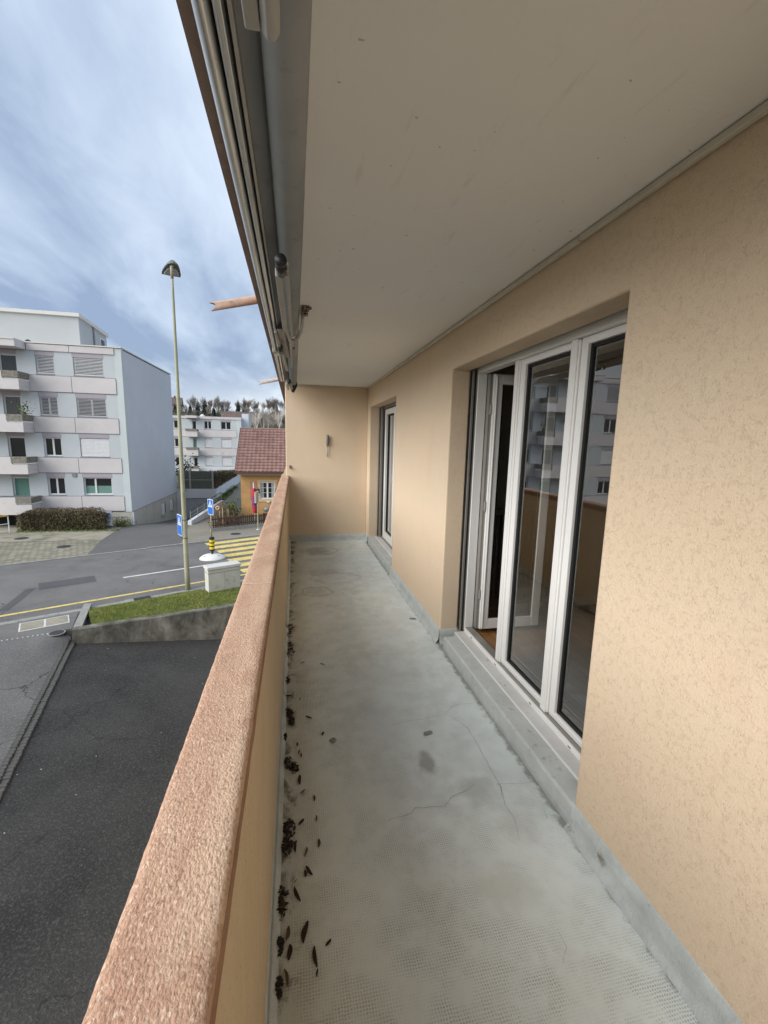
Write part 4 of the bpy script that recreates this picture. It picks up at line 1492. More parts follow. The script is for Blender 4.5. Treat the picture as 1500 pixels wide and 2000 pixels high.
# --- dry leaves and debris along the parapet
leaf_me = []
for k in range(5):
    rr = random.Random(40 + k)
    b = MB()
    ln, wdt = 1.0, rr.uniform(0.22, 0.36)
    n_ = 8
    for i in range(n_ + 1):
        t_ = i / n_
        hw = wdt * math.sin(math.pi * min(1, t_ * 0.92 + 0.04)) ** 0.8 * 0.5
        xx = (t_ - 0.5) * ln
        yc = 0.10 * math.sin(t_ * 3 + k)
        zc = 0.12 * math.sin(math.pi * t_) * rr.uniform(0.7, 1.2) + 0.02
        b.v += [(xx, yc - hw, zc + 0.07), (xx, yc, zc), (xx, yc + hw, zc + 0.06 * rr.random())]
    for i in range(n_):
        for c in range(2):
            a = i * 3 + c
            b.f.append((a, a + 1, a + 4, a + 3))
    me = b.mesh('dry_leaf')
    me.materials.append(M['leaf_a' if k < 3 else 'leaf_b'])
    leaf_me.append(me)
leaves = [(617, 1870, 42, 95), (597, 1822, 45, 85), (565, 1862, 30, 100), (558, 1912, 34, 105), (561, 1825, 30, 70), (581, 1748, 40, 110), (604, 1702, 30, 130),
          (596, 1708, 18, 110), (597, 1665, 26, 80), (622, 1648, 24, 75), (578, 1655, 34, 85), (572, 1650, 24, 30), (588, 1607, 22, 70), (617, 1600, 20, 85),
          (613, 1560, 20, 80), (592, 1548, 20, 40), (586, 1524, 34, 100), (560, 1612, 26, 60), (583, 1470, 18, 80), (580, 1455, 16, 75), (589, 1476, 18, 95),
          (603, 1402, 22, 150), (630, 1434, 16, 85), (585, 1366, 14, 85), (591, 1295, 16, 20), (630, 1298, 18, 140), (620, 1902, 16, 90), (641, 1843, 18, 60),
          (577, 1722, 12, 45), (548, 1765, 40, 85), (575, 1500, 26, 30), (560, 1388, 26, 40), (563, 1360, 22, 20), (640, 1465 - 280, 8, 50)]
for i, (px, py, ln, a) in enumerate(leaves):
    p = on_floor(px, py)
    dist = (Vector((p.x, p.y, 0)) - Vector((0, 0, HC))).length
    size = max(0.014, ln / FPX * dist * 0.62)
    o = inst('dry_leaf', leaf_me[i % 5], None, (p.x, p.y, 0.004), (0, 0, R(a) + 0.0), (size, size * (0.75 + 0.5 * ((i * 7) % 5) / 4), size * 0.30))
    tag(o, 'curled dark dry leaf scrap on the grey balcony floor by the parapet', 'leaf', 'dry leaf scraps along the parapet')
for (px, py, s_, a, lab) in ((835, 1433, 0.056, 10, 'longest grey paint flake lying mid floor before the window step'),
                             (650, 1447, 0.036, 35, 'small square grey paint flake on the floor nearer the parapet'),
                             (806, 1209, 0.060, -20, 'curled grey paint flake beside the skirting between door and window')):
    p = on_floor(px, py)
    b = MB()
    b.prism([(-.5, -.16), (-.3, -.24), (.42, -.17), (.5, .05), (.3, .2), (-.36, .17)], 0, 0.05)
    b.v = [(x_ * s_, y_ * s_ * (1.0 if s_ > 0.04 else 2.2), z_ * s_ + 0.004 + 0.12 * s_ * x_ * x_) for x_, y_, z_ in b.v]
    o = b.build('paint_flake', 'flake')
    o.location = (p.x, p.y, 0.0)
    o.rotation_euler = (0, 0, R(a))
    tag(o, lab, 'paint flake')
db = MB()
rr = random.Random(11)
clumps = [(560, 1655, .030), (565, 1620, .035), (575, 1500, .030), (562, 1490, .03), (570, 1410, .028), (566, 1395, .03), (565, 1262, .05), (563, 1240, .05), (564, 1225, .05), (566, 1275, .05),
          (549, 1755, .030), (545, 1780, .03), (570, 1080, .06), (570, 1070, .07), (572, 1060, .08), (569, 1095, .06), (560, 1330, .03), (556, 1440, .02), (545, 1850, .02), (543, 1930, .02)]
for (px, py, r_) in clumps:
    c = on_floor(px, py)
    r_ *= 0.85
    for k in range(70):
        a = rr.uniform(0, 6.28)
        q = r_ * math.sqrt(rr.random())
        x_, y_ = c.x + q * math.cos(a) * 0.8, c.y + q * math.sin(a) * 1.6
        x_ = max(XI + 0.012, x_)
        s_ = rr.uniform(0.0015, 0.005)
        z_ = 0.002 + 0.010 * max(0, 1 - q / r_) * rr.random()
        b = rr.uniform(0, 6.28)
        ca, sa = math.cos(b), math.sin(b)
        L_ = s_ * rr.uniform(1, 3)
        P = [(x_ - ca * L_, y_ - sa * L_, z_), (x_ + sa * s_, y_ - ca * s_, z_), (x_ + ca * L_, y_ + sa * L_, z_ + s_ * .6), (x_ - sa * s_, y_ + ca * s_, z_ + s_)]
        db.add(P + [(x_, y_, z_ + s_ * 1.2)], [(0, 1, 4), (1, 2, 4), (2, 3, 4), (3, 0, 4)])
o = stuff(db.build('leaf_litter', 'debris'))
tag(o, 'dark crumbs of rotted leaf litter gathered along the parapet foot', 'litter')

# ================================================================== STREET THINGS
# retaining wall with grass bed
rw = thing('retaining_wall', 'stained grey concrete retaining wall holding the grass bed above the car park', 'wall', (-4.3, 14.2, -5.0))
P0, P1 = WA, WB + wd * 3.2
b = MB()
n = 26
for j in range(n + 1):
    p = P0.lerp(P1, j / n)
    q = p + wnrm * 0.22
    zt = -4.10 + 0.006 * mnoise.noise(Vector((j * .7, 1, 1)))
    b.v += [(p.x, p.y, -6.3), (p.x, p.y, zt - 0.02), (p.x + wnrm.x * .02, p.y + wnrm.y * .02, zt), (q.x, q.y, zt), (q.x, q.y, -6.3)]
for j in range(n):
    for i in range(4):
        a = j * 5 + i
        b.f.append((a, a + 5, a + 6, a + 1))
b.f += [(0, 1, 2, 3, 4), tuple(n * 5 + k for k in (4, 3, 2, 1, 0))]
b.build('wall_body', 'retwall', rw)
cp = MB()
PK = Vector((-6.93, 15.30))
e1 = (PK - P0).normalized()
en = Vector((-e1.y, e1.x))
c1, c2 = P0 + e1 * 0.24, PK + e1 * 0.45
cp.prism([tuple(c1 - en * 0.0), tuple(c2 - en * 0.0), tuple(c2 - en * 0.22), tuple(c1 - en * 0.22)], -4.6, -4.105)
cp.build('side_kerb', 'kerb', rw)

# turf: gently mounded sheet plus blades
def bed_pt(u_, v_):
    a = (P0 + wd * 0.42).lerp(P1, u_) + wnrm * 0.23
    w_ = wof(a.x, a.y)
    s_ = sof(a.x, a.y)
    k = Vector(road_p(s_, 16.93)[:2])
    q = a.lerp(k, v_)
    left_ = 1 - sst(0, 0.10, u_)
    return q - e1 * 0 + Vector((wd.x, wd.y)) * 0.05 * left_


def bed_z(u_, v_):
    return -4.155 + 0.055 * math.sin(math.pi * min(1, v_)) + 0.02 * mnoise.noise(Vector((u_ * 9, v_ * 3, 2))) - 0.06 * sst(0.75, 1.0, v_)


b = MB()
for i in range(41):
    for j in range(13):
        p = bed_pt(i / 40, j / 12)
        b.v.append((p.x, p.y, bed_z(i / 40, j / 12)))
for i in range(40):
    for j in range(12):
        a = i * 13 + j
        b.f.append((a, a + 13, a + 14, a + 1))
struct(b.build('grass_bed', 'turf', smooth=True))
b = MB()
rr = random.Random(5)
for k in range(26000):
    u_, v_ = rr.random(), rr.random() ** 0.9
    if mnoise.noise(Vector((u_ * 24, v_ * 5, 8))) < -0.42:
        continue
    p = bed_pt(u_, v_ * 0.97)
    z_ = bed_z(u_, v_) - 0.005
    a = rr.uniform(0, 6.28)
    h_ = rr.uniform(0.025, 0.07)
    w_ = 0.006
    lx, ly = rr.uniform(-.04, .04), rr.uniform(-.04, .04)
    b.add([(p.x - math.cos(a) * w_, p.y - math.sin(a) * w_, z_), (p.x + math.cos(a) * w_, p.y + math.sin(a) * w_, z_), (p.x + lx, p.y + ly, z_ + h_)], [(0, 1, 2)])
o = stuff(b.build('grass', 'grass'))
tag(o, 'short green grass on the bed behind the retaining wall', 'grass')

# street lamp
LX, LY = -4.08, 17.18
lamp = thing('street_lamp', 'tall slender olive green street lamp with flat lantern head', 'street lamp', (LX, LY, ST))
pole = MB()
pp, pr_ = [], []
for k in range(16):
    t_ = k / 15
    pp.append((LX, LY, ST + 11.55 * t_))
    pr_.append(0.095 - 0.055 * t_)
pole.tube(pp, pr_, 18)
pole.build('pole', 'lamp_pole', lamp, smooth=True)
for zz in (ST + 0.75, ST + 1.45, ST + 5.6):
    r_ = 0.095 - 0.055 * (zz - ST) / 11.55 + 0.006
    MB().lathe([(r_ - .004, -0.02), (r_, -0.012), (r_, 0.012), (r_ - .004, 0.02)], (LX, LY, zz), 16).build('collar', 'lamp_pole', lamp)
HZ = ST + 11.55
# lantern: faceted flat hood leaning out over the road
hd = MB()
ax = Vector((-0.30, 0.95, 0)).normalized()
sd = Vector((-ax.y, ax.x, 0))
base_c = Vector((LX + 0.05, LY, HZ + 0.12))


def hp(a, s_, z_):
    v_ = base_c + ax * a + sd * s_ + Vector((0, 0, z_))
    return tuple(v_)


prof = [(-0.10, 0.10), (0.02, 0.17), (0.40, 0.25), (0.85, 0.31), (1.10, 0.31), (1.14, 0.0)]
top_, bot_ = [], []
out_ = [(-0.14, 0.0)] + prof + [(a, -s_) for a, s_ in reversed(prof[:-1])]
n = len(out_)
vsb = [hp(a, s_, -0.02 - 0.02 * a) for a, s_ in out_]
vst = [hp(a * 0.97 + .02, s_ * 0.95, 0.04) for a, s_ in out_]
apx = [hp(a * 0.6 + 0.15, s_ * 0.45, 0.16) for a, s_ in out_]
hd.add(vsb + vst + apx, [tuple(range(n))] + [(i, (i + 1) % n, n + (i + 1) % n, n + i) for i in range(n)] +
       [(n + i, n + (i + 1) % n, 2 * n + (i + 1) % n, 2 * n + i) for i in range(n)] + [tuple(range(3 * n - 1, 2 * n - 1, -1))])
hd.build('lantern_hood', 'lamp_head', lamp)
lg = MB()
inn = [(a * 0.62 + 0.34, s_ * 0.80) for a, s_ in out_]
v1 = [hp(a, s_, -0.025 - 0.02 * a) for a, s_ in inn]
v2 = [hp(a * .9 + .02, s_ * .9, -0.06 - 0.02 * a) for a, s_ in inn]
lg.add(v1 + v2, [tuple(range(n, 2 * n))] + [(i, (i + 1) % n, n + (i + 1) % n, n + i) for i in range(n)])
lg.build('lamp_cover', 'lamp_glass', lamp)
MB().tube([(LX, LY, HZ - 0.35), (LX, LY, HZ + 0.02), tuple(base_c + ax * 0.05 + Vector((0, 0, 0.03)))], [0.05, 0.05, 0.05], 12).build('spigot', 'lamp_pole', lamp, smooth=True)


def crossing_sign(parent, c, facing, w_, h_):
    """blue panel with white triangle and walking figure, facing a horizontal direction"""
    f_ = Vector((facing[0], facing[1], 0)).normalized()
    s_ = Vector((-f_.y, f_.x, 0))
    c = Vector(c)

    def P(a, z_, d):
        return tuple(c + s_ * a + Vector((0, 0, z_)) + f_ * d)

    def rbox(hw, z0, z1, d0, d1, ch=0.02):
        o_ = [(-hw + ch, z0), (hw - ch, z0), (hw, z0 + ch), (hw, z1 - ch), (hw - ch, z1), (-hw + ch, z1), (-hw, z1 - ch), (-hw, z0 + ch)]
        n_ = len(o_)
        g_ = MB()
        g_.add([P(a, z, d0) for a, z in o_] + [P(a, z, d1) for a, z in o_],
               [tuple(range(n_ - 1, -1, -1)), tuple(range(n_, 2 * n_))] + [(i, (i + 1) % n_, n_ + (i + 1) % n_, n_ + i) for i in range(n_)])
        return g_
    pl = rbox(w_ / 2, -h_ / 2, h_ / 2, 0.0, 0.02).build('sign_panel', 'sign_white', parent)
    ORG[pl.name] = Vector((0, 0, 0))
    rbox(w_ / 2 - 0.022, -h_ / 2 + 0.022, h_ / 2 - 0.022, 0.0205, 0.023).build('blue_field', 'sign_blue', pl)
    tri = [(-w_ * 0.36, 0.0), (w_ * 0.36, 0.0), (0, h_ * 0.42)]
    MB().add([P(a, z, 0.0235) for a, z in tri] + [P(a, z, 0.025) for a, z in tri], [(0, 2, 1), (3, 4, 5), (0, 1, 4, 3), (1, 2, 5, 4), (2, 0, 3, 5)]).build('triangle', 'sign_white', pl)
    g_ = MB()
    k = h_ * 0.42

    def limb(a0, z0, a1, z1, w2):
        d = Vector((a1 - a0, z1 - z0)).normalized()
        nn = Vector((-d.y, d.x)) * w2
        g_.add([P(a0 + nn.x, z0 + nn.y, .0258), P(a0 - nn.x, z0 - nn.y, .0258), P(a1 - nn.x, z1 - nn.y, .0258), P(a1 + nn.x, z1 + nn.y, .0258)], [(0, 1, 2, 3)])
    limb(0.0, .30 * k, 0.01, .56 * k, .024)
    limb(0.0, .32 * k, -.07, .05 * k, .014)
    limb(0.0, .32 * k, .07, .05 * k, .014)
    limb(0.01, .52 * k, -.06, .36 * k, .010)
    limb(0.01, .52 * k, .06, .38 * k, .010)
    g_.add([P(.012 + .026 * math.cos(i * .785), .65 * k + .026 * math.sin(i * .785), .0258) for i in range(8)], [tuple(range(8))])
    g_.build('walker', 'sign_black', pl)
    return pl


sg = thing('crossing_sign', 'blue pedestrian crossing sign strapped to the olive street lamp', 'sign', (LX - 0.28, LY, ST + 2.35))
crossing_sign(sg, (LX - 0.20, LY + 0.16, ST + 2.52), (-0.88, -0.50), 0.54, 0.80)
for zz in (ST + 2.75, ST + 2.05):
    MB().box(LX - 0.16, LX - 0.02, LY + 0.05, LY + 0.07, zz - 0.012, zz + 0.012).lathe([(0.090, -0.012), (0.098, 0), (0.090, 0.012)], (LX, LY, zz), 14).build('strap', 'dark_metal', sg)

# traffic island beacon with sign
IX, IY = -3.97, 21.75
isl = thing('island_beacon', 'yellow and black banded beacon with crossing sign on white island base', 'beacon', (IX, IY, ST))
b = MB()
b.lathe([(0.60, 0.0), (0.60, 0.035), (0.57, 0.07), (0.48, 0.14), (0.36, 0.19), (0.20, 0.225), (0.09, 0.235)], (IX, IY, ST + 0.004), 32, 1.0, 0.92)
b.build('island_base', 'beacon_base', isl, smooth=True)
for (a, c) in ((0.30, -0.22), (-0.30, -0.26), (0.36, 0.22), (-0.1, 0.36)):
    MB().lathe([(0.035, 0.0), (0.03, 0.02)], (IX + a, IY + c, ST + 0.19 - 0.16 * (a * a + c * c)), 8).build('bolt', 'dark_metal', isl)
MB().tube([(IX, IY, ST + 0.22), (IX, IY, ST + 0.40)], [0.06, 0.045], 12).build('stem', 'dark_metal', isl, smooth=True)
zz = ST + 0.38
cols = ['sign_black', 'beacon_yellow', 'sign_black', 'beacon_yellow', 'sign_black', 'beacon_yellow', 'sign_black']
hs = [0.10, 0.115, 0.06, 0.115, 0.06, 0.115, 0.12]
for c, h_ in zip(cols, hs):
    r_ = 0.118 if (zz > ST + 0.40 and zz < ST + 0.95) else 0.112
    r0_ = 0.085 if zz < ST + 0.39 else r_
    MB().lathe([(r0_, 0.0), (r_, 0.012), (r_, h_ - 0.006), (r_ * .97, h_)], (IX, IY, zz), 20).build('band', c, isl)
    zz += h_
MB().tube([(IX, IY, zz - 0.02), (IX, IY, ST + 2.95)], 0.032, 12).build('pole', 'lamp_pole', isl, smooth=True)
crossing_sign(isl, (IX + 0.02, IY - 0.06, ST + 2.55), (-0.78, -0.62), 0.50, 0.74)

# cable cabinet
CX, CY = -2.72, 16.78
cab = thing('cable_cabinet', 'weathered grey cable cabinet with flat lid standing on the grass bed', 'cabinet', (CX, CY, ST))
ud = (UX, UY)
MB().obox((CX, CY), ud, 0.60, 0.22, ST - 0.02, ST + 0.98).build('body', 'cabinet', cab, bevel=0.02)
MB().obox((CX, CY), ud, 0.63, 0.25, ST + 0.985, ST + 1.10).build('lid', 'cab_lid', cab, bevel=0.02)
MB().obox((CX, CY), ud, 0.612, 0.232, ST + 0.86, ST + 0.872).build('lid_groove', 'joint', cab)
MB().obox((CX, CY), ud, 0.68, 0.30, ST - 0.15, ST + 0.03).build('base', 'concrete', cab, bevel=0.02)
fx, fy = -NX, -NY
MB().obox((CX + fx * 0.2215, CY + fy * 0.2215), ud, 0.004, 0.002, ST + 0.05, ST + 0.84).build('door_gap', 'joint', cab)
MB().obox((CX + fx * 0.226 + UX * 0.07, CY + fy * 0.226 + UY * 0.07), ud, 0.02, 0.006, ST + 0.48, ST + 0.56).build('lock', 'galv', cab)
b = MB()
for k in range(420):
    a, c = rr.uniform(-0.85, 0.95), rr.uniform(-0.52, 0.5)
    if abs(a) < 0.66 and abs(c) < 0.28:
        continue
    x_, y_ = CX + UX * a + NX * c, CY + UY * a + NY * c
    s_ = rr.uniform(0.015, 0.035)
    z_ = -4.14
    b.lathe([(s_ * .7, -s_ * .4), (s_, 0), (s_ * .5, s_ * .6)], (x_, y_, z_), 5)
o = stuff(b.build('gravel', 'gravel'))
tag(o, 'grey gravel spread round the foot of the cable cabinet', 'gravel')

# drain grate and covers
gr = thing('drain_grate', 'dark iron kerb drain grate at the edge of the grass bed', 'drain', (-5.6, 16.3, ST))
gc = Vector((-5.55, 16.33))
MB().obox(gc, ud, 0.42, 0.16, ST - 0.02, ST + 0.022).build('frame', 'kerb', gr)
MB().obox((gc.x + UX * .12, gc.y + UY * .12), ud, 0.27, 0.13, ST + 0.022, ST + 0.032).build('pit', 'void', gr)
for k in range(7):
    a = -0.12 + k * 0.08
    MB().obox((gc.x + UX * a, gc.y + UY * a), ud, 0.012, 0.13, ST + 0.030, ST + 0.045).build('bar', 'iron', gr)
uc = thing('utility_cover', 'two panel utility cover in a white painted frame on the footway', 'cover', (-7.6, 14.6, ST))
q0, q1 = Vector((-8.10, 14.10)), Vector((-7.02, 14.62))
qd = (q1 - q0).normalized()
qn = Vector((-qd.y, qd.x))
ctr = (q0 + q1) / 2 + qn * 0.22
cz = lot_z(ctr.x, ctr.y) + 0.012
MB().obox(ctr, qd, 0.62, 0.36, cz - 0.05, cz + 0.006).build('frame', 'wpaint', uc)
for a in (-0.305, 0.305):
    MB().obox((ctr.x + qd.x * a, ctr.y + qd.y * a), qd, 0.275, 0.31, cz + 0.0065, cz + 0.014).build('panel', 'conc_strip', uc)
for (x_, y_, z_, r_, lab) in ((-14.95, 27.1, PZ + 0.004, 0.36, 'round manhole cover in the concrete parking bay by the hedge'),
                              (-11.83, 24.86, PZ, 0.36, 'round manhole cover in the block paved forecourt'),
                              (-3.59, 27.27, PZ, 0.36, 'round manhole cover in the pavement before the picket fence'),
                              (-6.95, 13.75, lot_z(-6.95, 13.75) + 0.01, 0.22, 'round manhole cover beside the end of the retaining wall')):
    mh = thing('manhole_cover', lab, 'manhole', (x_, y_, z_), 'manhole covers')
    MB().lathe([(r_, 0), (r_, 0.008), (r_ - 0.03, 0.009)], (x_, y_, z_), 28).build('rim', 'kerb', mh)
    MB().lathe([(r_ - 0.035, 0.0092), (r_ - 0.035, 0.014), (0.02, 0.015)], (x_, y_, z_), 28).build('lid', 'iron', mh)


# ================================================================== LEFT APARTMENT BLOCK
YB = 31.16


def win_unit(parent, x0, x1, z0, z1, yf, style, lint=0.28):
    """window set back in the wall zone: frame with lintel panel, panes, blind"""
    fw_ = 0.07
    f_ = MB()
    ya, yb = yf + 0.13, yf + 0.19
    f_.box(x0, x0 + fw_, ya, yb, z0, z1).box(x1 - fw_, x1, ya, yb, z0, z1)
    f_.box(x0 + fw_, x1 - fw_, ya + .001, yb - .001, z0, z0 + fw_).box(x0 + fw_, x1 - fw_, ya + .001, yb - .001, z1 - fw_, z1)
    xm = (x0 + x1) / 2 if style != 'film' else x0 + (x1 - x0) * 0.40
    if style not in ('door', 'green', 'blind'):
        f_.box(xm - 0.05, xm + 0.05, ya - .01, yb - .002, z0 + fw_, z1 - fw_)
    w_ = f_.build('window', 'frame_w', parent)
    ORG[w_.name] = Vector((0, 0, 0))
    MB().box(x0 - 0.04, x1 + 0.04, yf - 0.012, yf + 0.05, z1 + 0.01, z1 + lint).build('lintel_panel', 'lintel', w_)
    MB().box(x0 - 0.03, x1 + 0.03, yf - 0.03, yf + 0.10, z0 - 0.035, z0 - 0.004).build('window_sill', 'joint', w_)
    parts = [(x0 + fw_, xm - 0.05), (xm + 0.05, x1 - fw_)] if style not in ('door', 'green') else [(x0 + fw_, x1 - fw_)]
    for (a, c) in parts:
        MB().quad((a, yb - 0.02, z0 + fw_), (c, yb - 0.02, z0 + fw_), (c, yb - 0.02, z1 - fw_), (a, yb - 0.02, z1 - fw_)).build('pane', 'farglass', w_)
        if style == 'film':
            MB().quad((a, yb - 0.026, z0 + fw_), (c, yb - 0.026, z0 + fw_), (c, yb - 0.026, z0 + fw_ + 0.5), (a, yb - 0.026, z0 + fw_ + 0.5)).build('privacy_film', 'film', w_)
        if style == 'green':
            MB().quad((a, yb - 0.026, z0 + fw_), (c, yb - 0.026, z0 + fw_), (c, yb - 0.026, z1 - fw_), (a, yb - 0.026, z1 - fw_)).build('curtain', 'greendoor', w_)
    if style in ('blind', 'blind_open', 'blind_shut'):
        s_ = MB()
        pitch = 0.085
        k = 0
        zc = z1 - 0.03
        while zc > z0 + 0.06:
            if style == 'blind_shut':
                P = [(x0 + 0.02, yf + 0.055, zc), (x1 - 0.02, yf + 0.055, zc), (x1 - 0.02, yf + 0.035, zc - 0.082), (x0 + 0.02, yf + 0.035, zc - 0.082)]
            elif style == 'blind':
                P = [(x0 + 0.02, yf + 0.062, zc), (x1 - 0.02, yf + 0.062, zc), (x1 - 0.02, yf + 0.015, zc - 0.048), (x0 + 0.02, yf + 0.015, zc - 0.048)]
            else:
                P = [(x0 + 0.02, yf + 0.062, zc), (x1 - 0.02, yf + 0.062, zc), (x1 - 0.02, yf + 0.005, zc - 0.028), (x0 + 0.02, yf + 0.005, zc - 0.028)]
            s_.add(P, [(0, 1, 2, 3)])
            zc -= pitch
        s_.box(x0 + 0.02, x1 - 0.02, yf + 0.02, yf + 0.06, z0 + 0.012, z0 + 0.045)
        s_.build('blind', 'blind', w_)
    return w_


def xz_wall(parent, name, mat, x0, x1, z0, z1, yf, th, holes):
    """wall in XZ plane with holes (x0,x1,z0,z1)"""
    xs = sorted(set([x0, x1] + [h_[0] for h_ in holes] + [h_[1] for h_ in holes]))
    zs = sorted(set([z0, z1] + [h_[2] for h_ in holes] + [h_[3] for h_ in holes]))
    mb = holed_wall(xs, zs, holes, 0, th)
    mb.v = [(v_[1], yf + v_[0], v_[2]) for v_ in mb.v]
    return mb.build(name, mat, parent)


b1 = thing('apartment_building', 'four storey pale pink and blue grey apartment block with set-back attic, hedge in front', 'building', (-18, 36, ST))
X1R, X1L = -10.61, -34.0
bands = [(4.14, 5.14), (1.66, 2.65), (-0.85, 0.14), (-3.34, -2.32)]
zones = [(5.14, 6.55), (2.65, 4.14), (0.14, 1.66), (-2.32, -0.85)]
tops = [6.55, 4.12, 1.64, -0.87]
colA, colB, colD = (-13.36, -11.70), (-15.40, -14.42), (-17.35, -16.42)
colE, colF, colG = (-19.6, -18.6), (-22.9, -21.7), (-25.6, -24.2)
stylesA = ['blind', 'blind_open', 'blind_shut', 'film']
stylesB = ['blind', 'blind_open', 'plain', 'plain']
stylesD = ['door', 'door', 'door', 'green']
stylesF = ['blind', 'plain', 'blind_shut', 'plain']
for li, ((za, zb), (ba, bb)) in enumerate(zip(zones, bands)):
    zt = tops[li] - 0.28
    zl = za + 0.06
    holes = []
    for (a, c), st_ in ((colA, stylesA[li]), (colB, stylesB[li]), (colF, stylesF[li]), (colG, stylesB[li])):
        win_unit(b1, a, c, zl, zt, YB, st_)
        holes.append((a, c, zl, zt))
    for (a, c), st_ in ((colD, stylesD[li]), (colE, 'door')):
        win_unit(b1, a, c, za - 0.7, zt, YB, st_)
        holes.append((a, c, za - 0.7, zt))
    xz_wall(b1, 'wall_strip', 'bluewall', X1L, -11.0, za, zb, YB, 0.3, [h_ if h_[2] >= za else (h_[0], h_[1], za - 0.01, h_[3]) for h_ in holes])
    # spandrel panels, proud of the wall, with joints
    for (a, c) in ((-13.50, -11.02), (-15.78, -13.53), (-24.0, -20.6), (X1L, -24.03)):
        MB().box(a, c, YB - 0.055, YB + 0.28, ba + 0.02, bb - 0.045).build('spandrel_panel', 'band', b1)
    MB().box(X1L, -11.02, YB - 0.03, YB + 0.27, bb - 0.045, bb - 0.001).build('band_joint', 'joint', b1)
    MB().box(X1L, -11.02, YB - 0.02, YB + 0.27, ba - 0.02, ba + 0.02).build('band_joint', 'joint', b1)
    MB().box(-20.55, -15.80, YB + 0.10, YB + 0.28, ba + 0.02, bb - 0.05).build('balcony_back', 'bluewall', b1)
    # balcony: slab, parapet round it, planter trough
    bal = MB()
    yo = YB - 1.12
    bal.box(-20.5, -15.82, yo, YB - 0.002, ba - 0.02, ba + 0.12)
    bal.box(-20.5, -16.62, yo, yo + 0.12, ba + 0.12, bb + 0.02)
    bal.box(-16.62, -15.82, yo, yo + 0.12, ba + 0.12, bb - 0.42)
    bal.box(-15.94, -15.82, yo + 0.12, YB - 0.002, ba + 0.12, bb - 0.42)
    bal.box(-20.5, -20.38, yo + 0.12, YB - 0.002, ba + 0.12, bb + 0.02)
    bo = bal.build('balcony', 'band', b1)
    ORG[bo.name] = Vector((0, 0, 0))
    pl_ = MB()
    pl_.box(-16.64, -15.80, yo - 0.05, yo + 0.22, bb - 0.34, bb + 0.03).box(-16.02, -15.79, yo + 0.22, YB - 0.06, bb - 0.34, bb + 0.03)
    pl_.build('planter', 'planter', bo)
    MB().lathe([(0.03, 0), (0.03, 0.02)], (-15.82, YB - .4, ba + .2), 8).build('spout', 'joint', bo)
# corner strip, roof slab, gable, attic
MB().box(-11.0, X1R, YB - 0.02, YB + 0.3, -3.4, 6.97).build('corner_strip', 'tealwall', b1)
MB().box(X1R - 0.30, X1R, YB + 0.3, 42.4, -3.4, 6.90).build('gable_wall', 'gable', b1)
MB().box(X1L, X1R - 0.3, YB + 0.3, YB + 0.5, -3.4, 6.90).build('inner_wall', 'void', b1)
MB().box(X1L, X1R - 0.3, 42.1, 42.4, -3.4, 6.90).build('rear_wall', 'gable', b1)
for (a, c) in ((-13.5, -11.02), (-15.8, -13.53), (-24.0, -20.55), (X1L, -24.03)):
    MB().box(a, c, YB - 0.06, YB + 0.29, 6.56, 6.94).build('roof_panel', 'band', b1)
MB().box(-20.5, -15.83, YB - 1.12, YB - 0.061, 6.56, 6.94).build('roof_canopy', 'band', b1)
MB().box(-20.5, -15.83, YB - 1.16, YB - 0.07, 6.945, 7.02).box(X1L, X1R + 0.04, YB - 0.10, 42.5, 6.975, 7.04).build('roof_edge', 'fascia', b1)
at = MB()
AX = -14.03
at.add([(X1L, 34, 7.0), (AX, 34, 7.0), (AX, 38.4, 7.0), (X1L, 38.4, 7.0), (X1L, 34, 9.30), (AX, 34, 9.30), (AX, 38.4, 8.98), (X1L, 38.4, 8.98)],
       [(0, 1, 5, 4), (1, 2, 6, 5), (2, 3, 7, 6), (3, 0, 4, 7), (4, 5, 6, 7)])
at.build('attic', 'attic', b1)
at = MB()
at.add([(X1L, 33.85, 9.31), (AX + .12, 33.85, 9.31), (AX + .12, 38.5, 8.99), (X1L, 38.5, 8.99), (X1L, 33.85, 9.52), (AX + .12, 33.85, 9.52), (AX + .12, 38.5, 9.24), (X1L, 38.5, 9.24)],
       [(0, 3, 2, 1), (0, 1, 5, 4), (1, 2, 6, 5), (2, 3, 7, 6), (3, 0, 4, 7), (4, 5, 6, 7)])
at.build('attic_roof', 'fascia', b1)
MB().tube([(AX + 0.06, 36.1, 7.0), (AX + 0.06, 36.1, 9.15)], 0.05, 8).build('downpipe', 'joint', b1)
wq = MB().box(AX, AX + 0.03, 37.2, 38.0, 7.5, 8.7).build('window', 'frame_w', b1)
MB().box(AX + 0.031, AX + 0.036, 37.28, 37.92, 7.58, 8.62).build('pane', 'farglass', wq)
MB().lathe([(0.16, 0), (0.16, 0.12), (0.05, 0.2)], (-15.9, 31.6, 7.04), 10).build('roof_vent', 'dark_metal', b1)
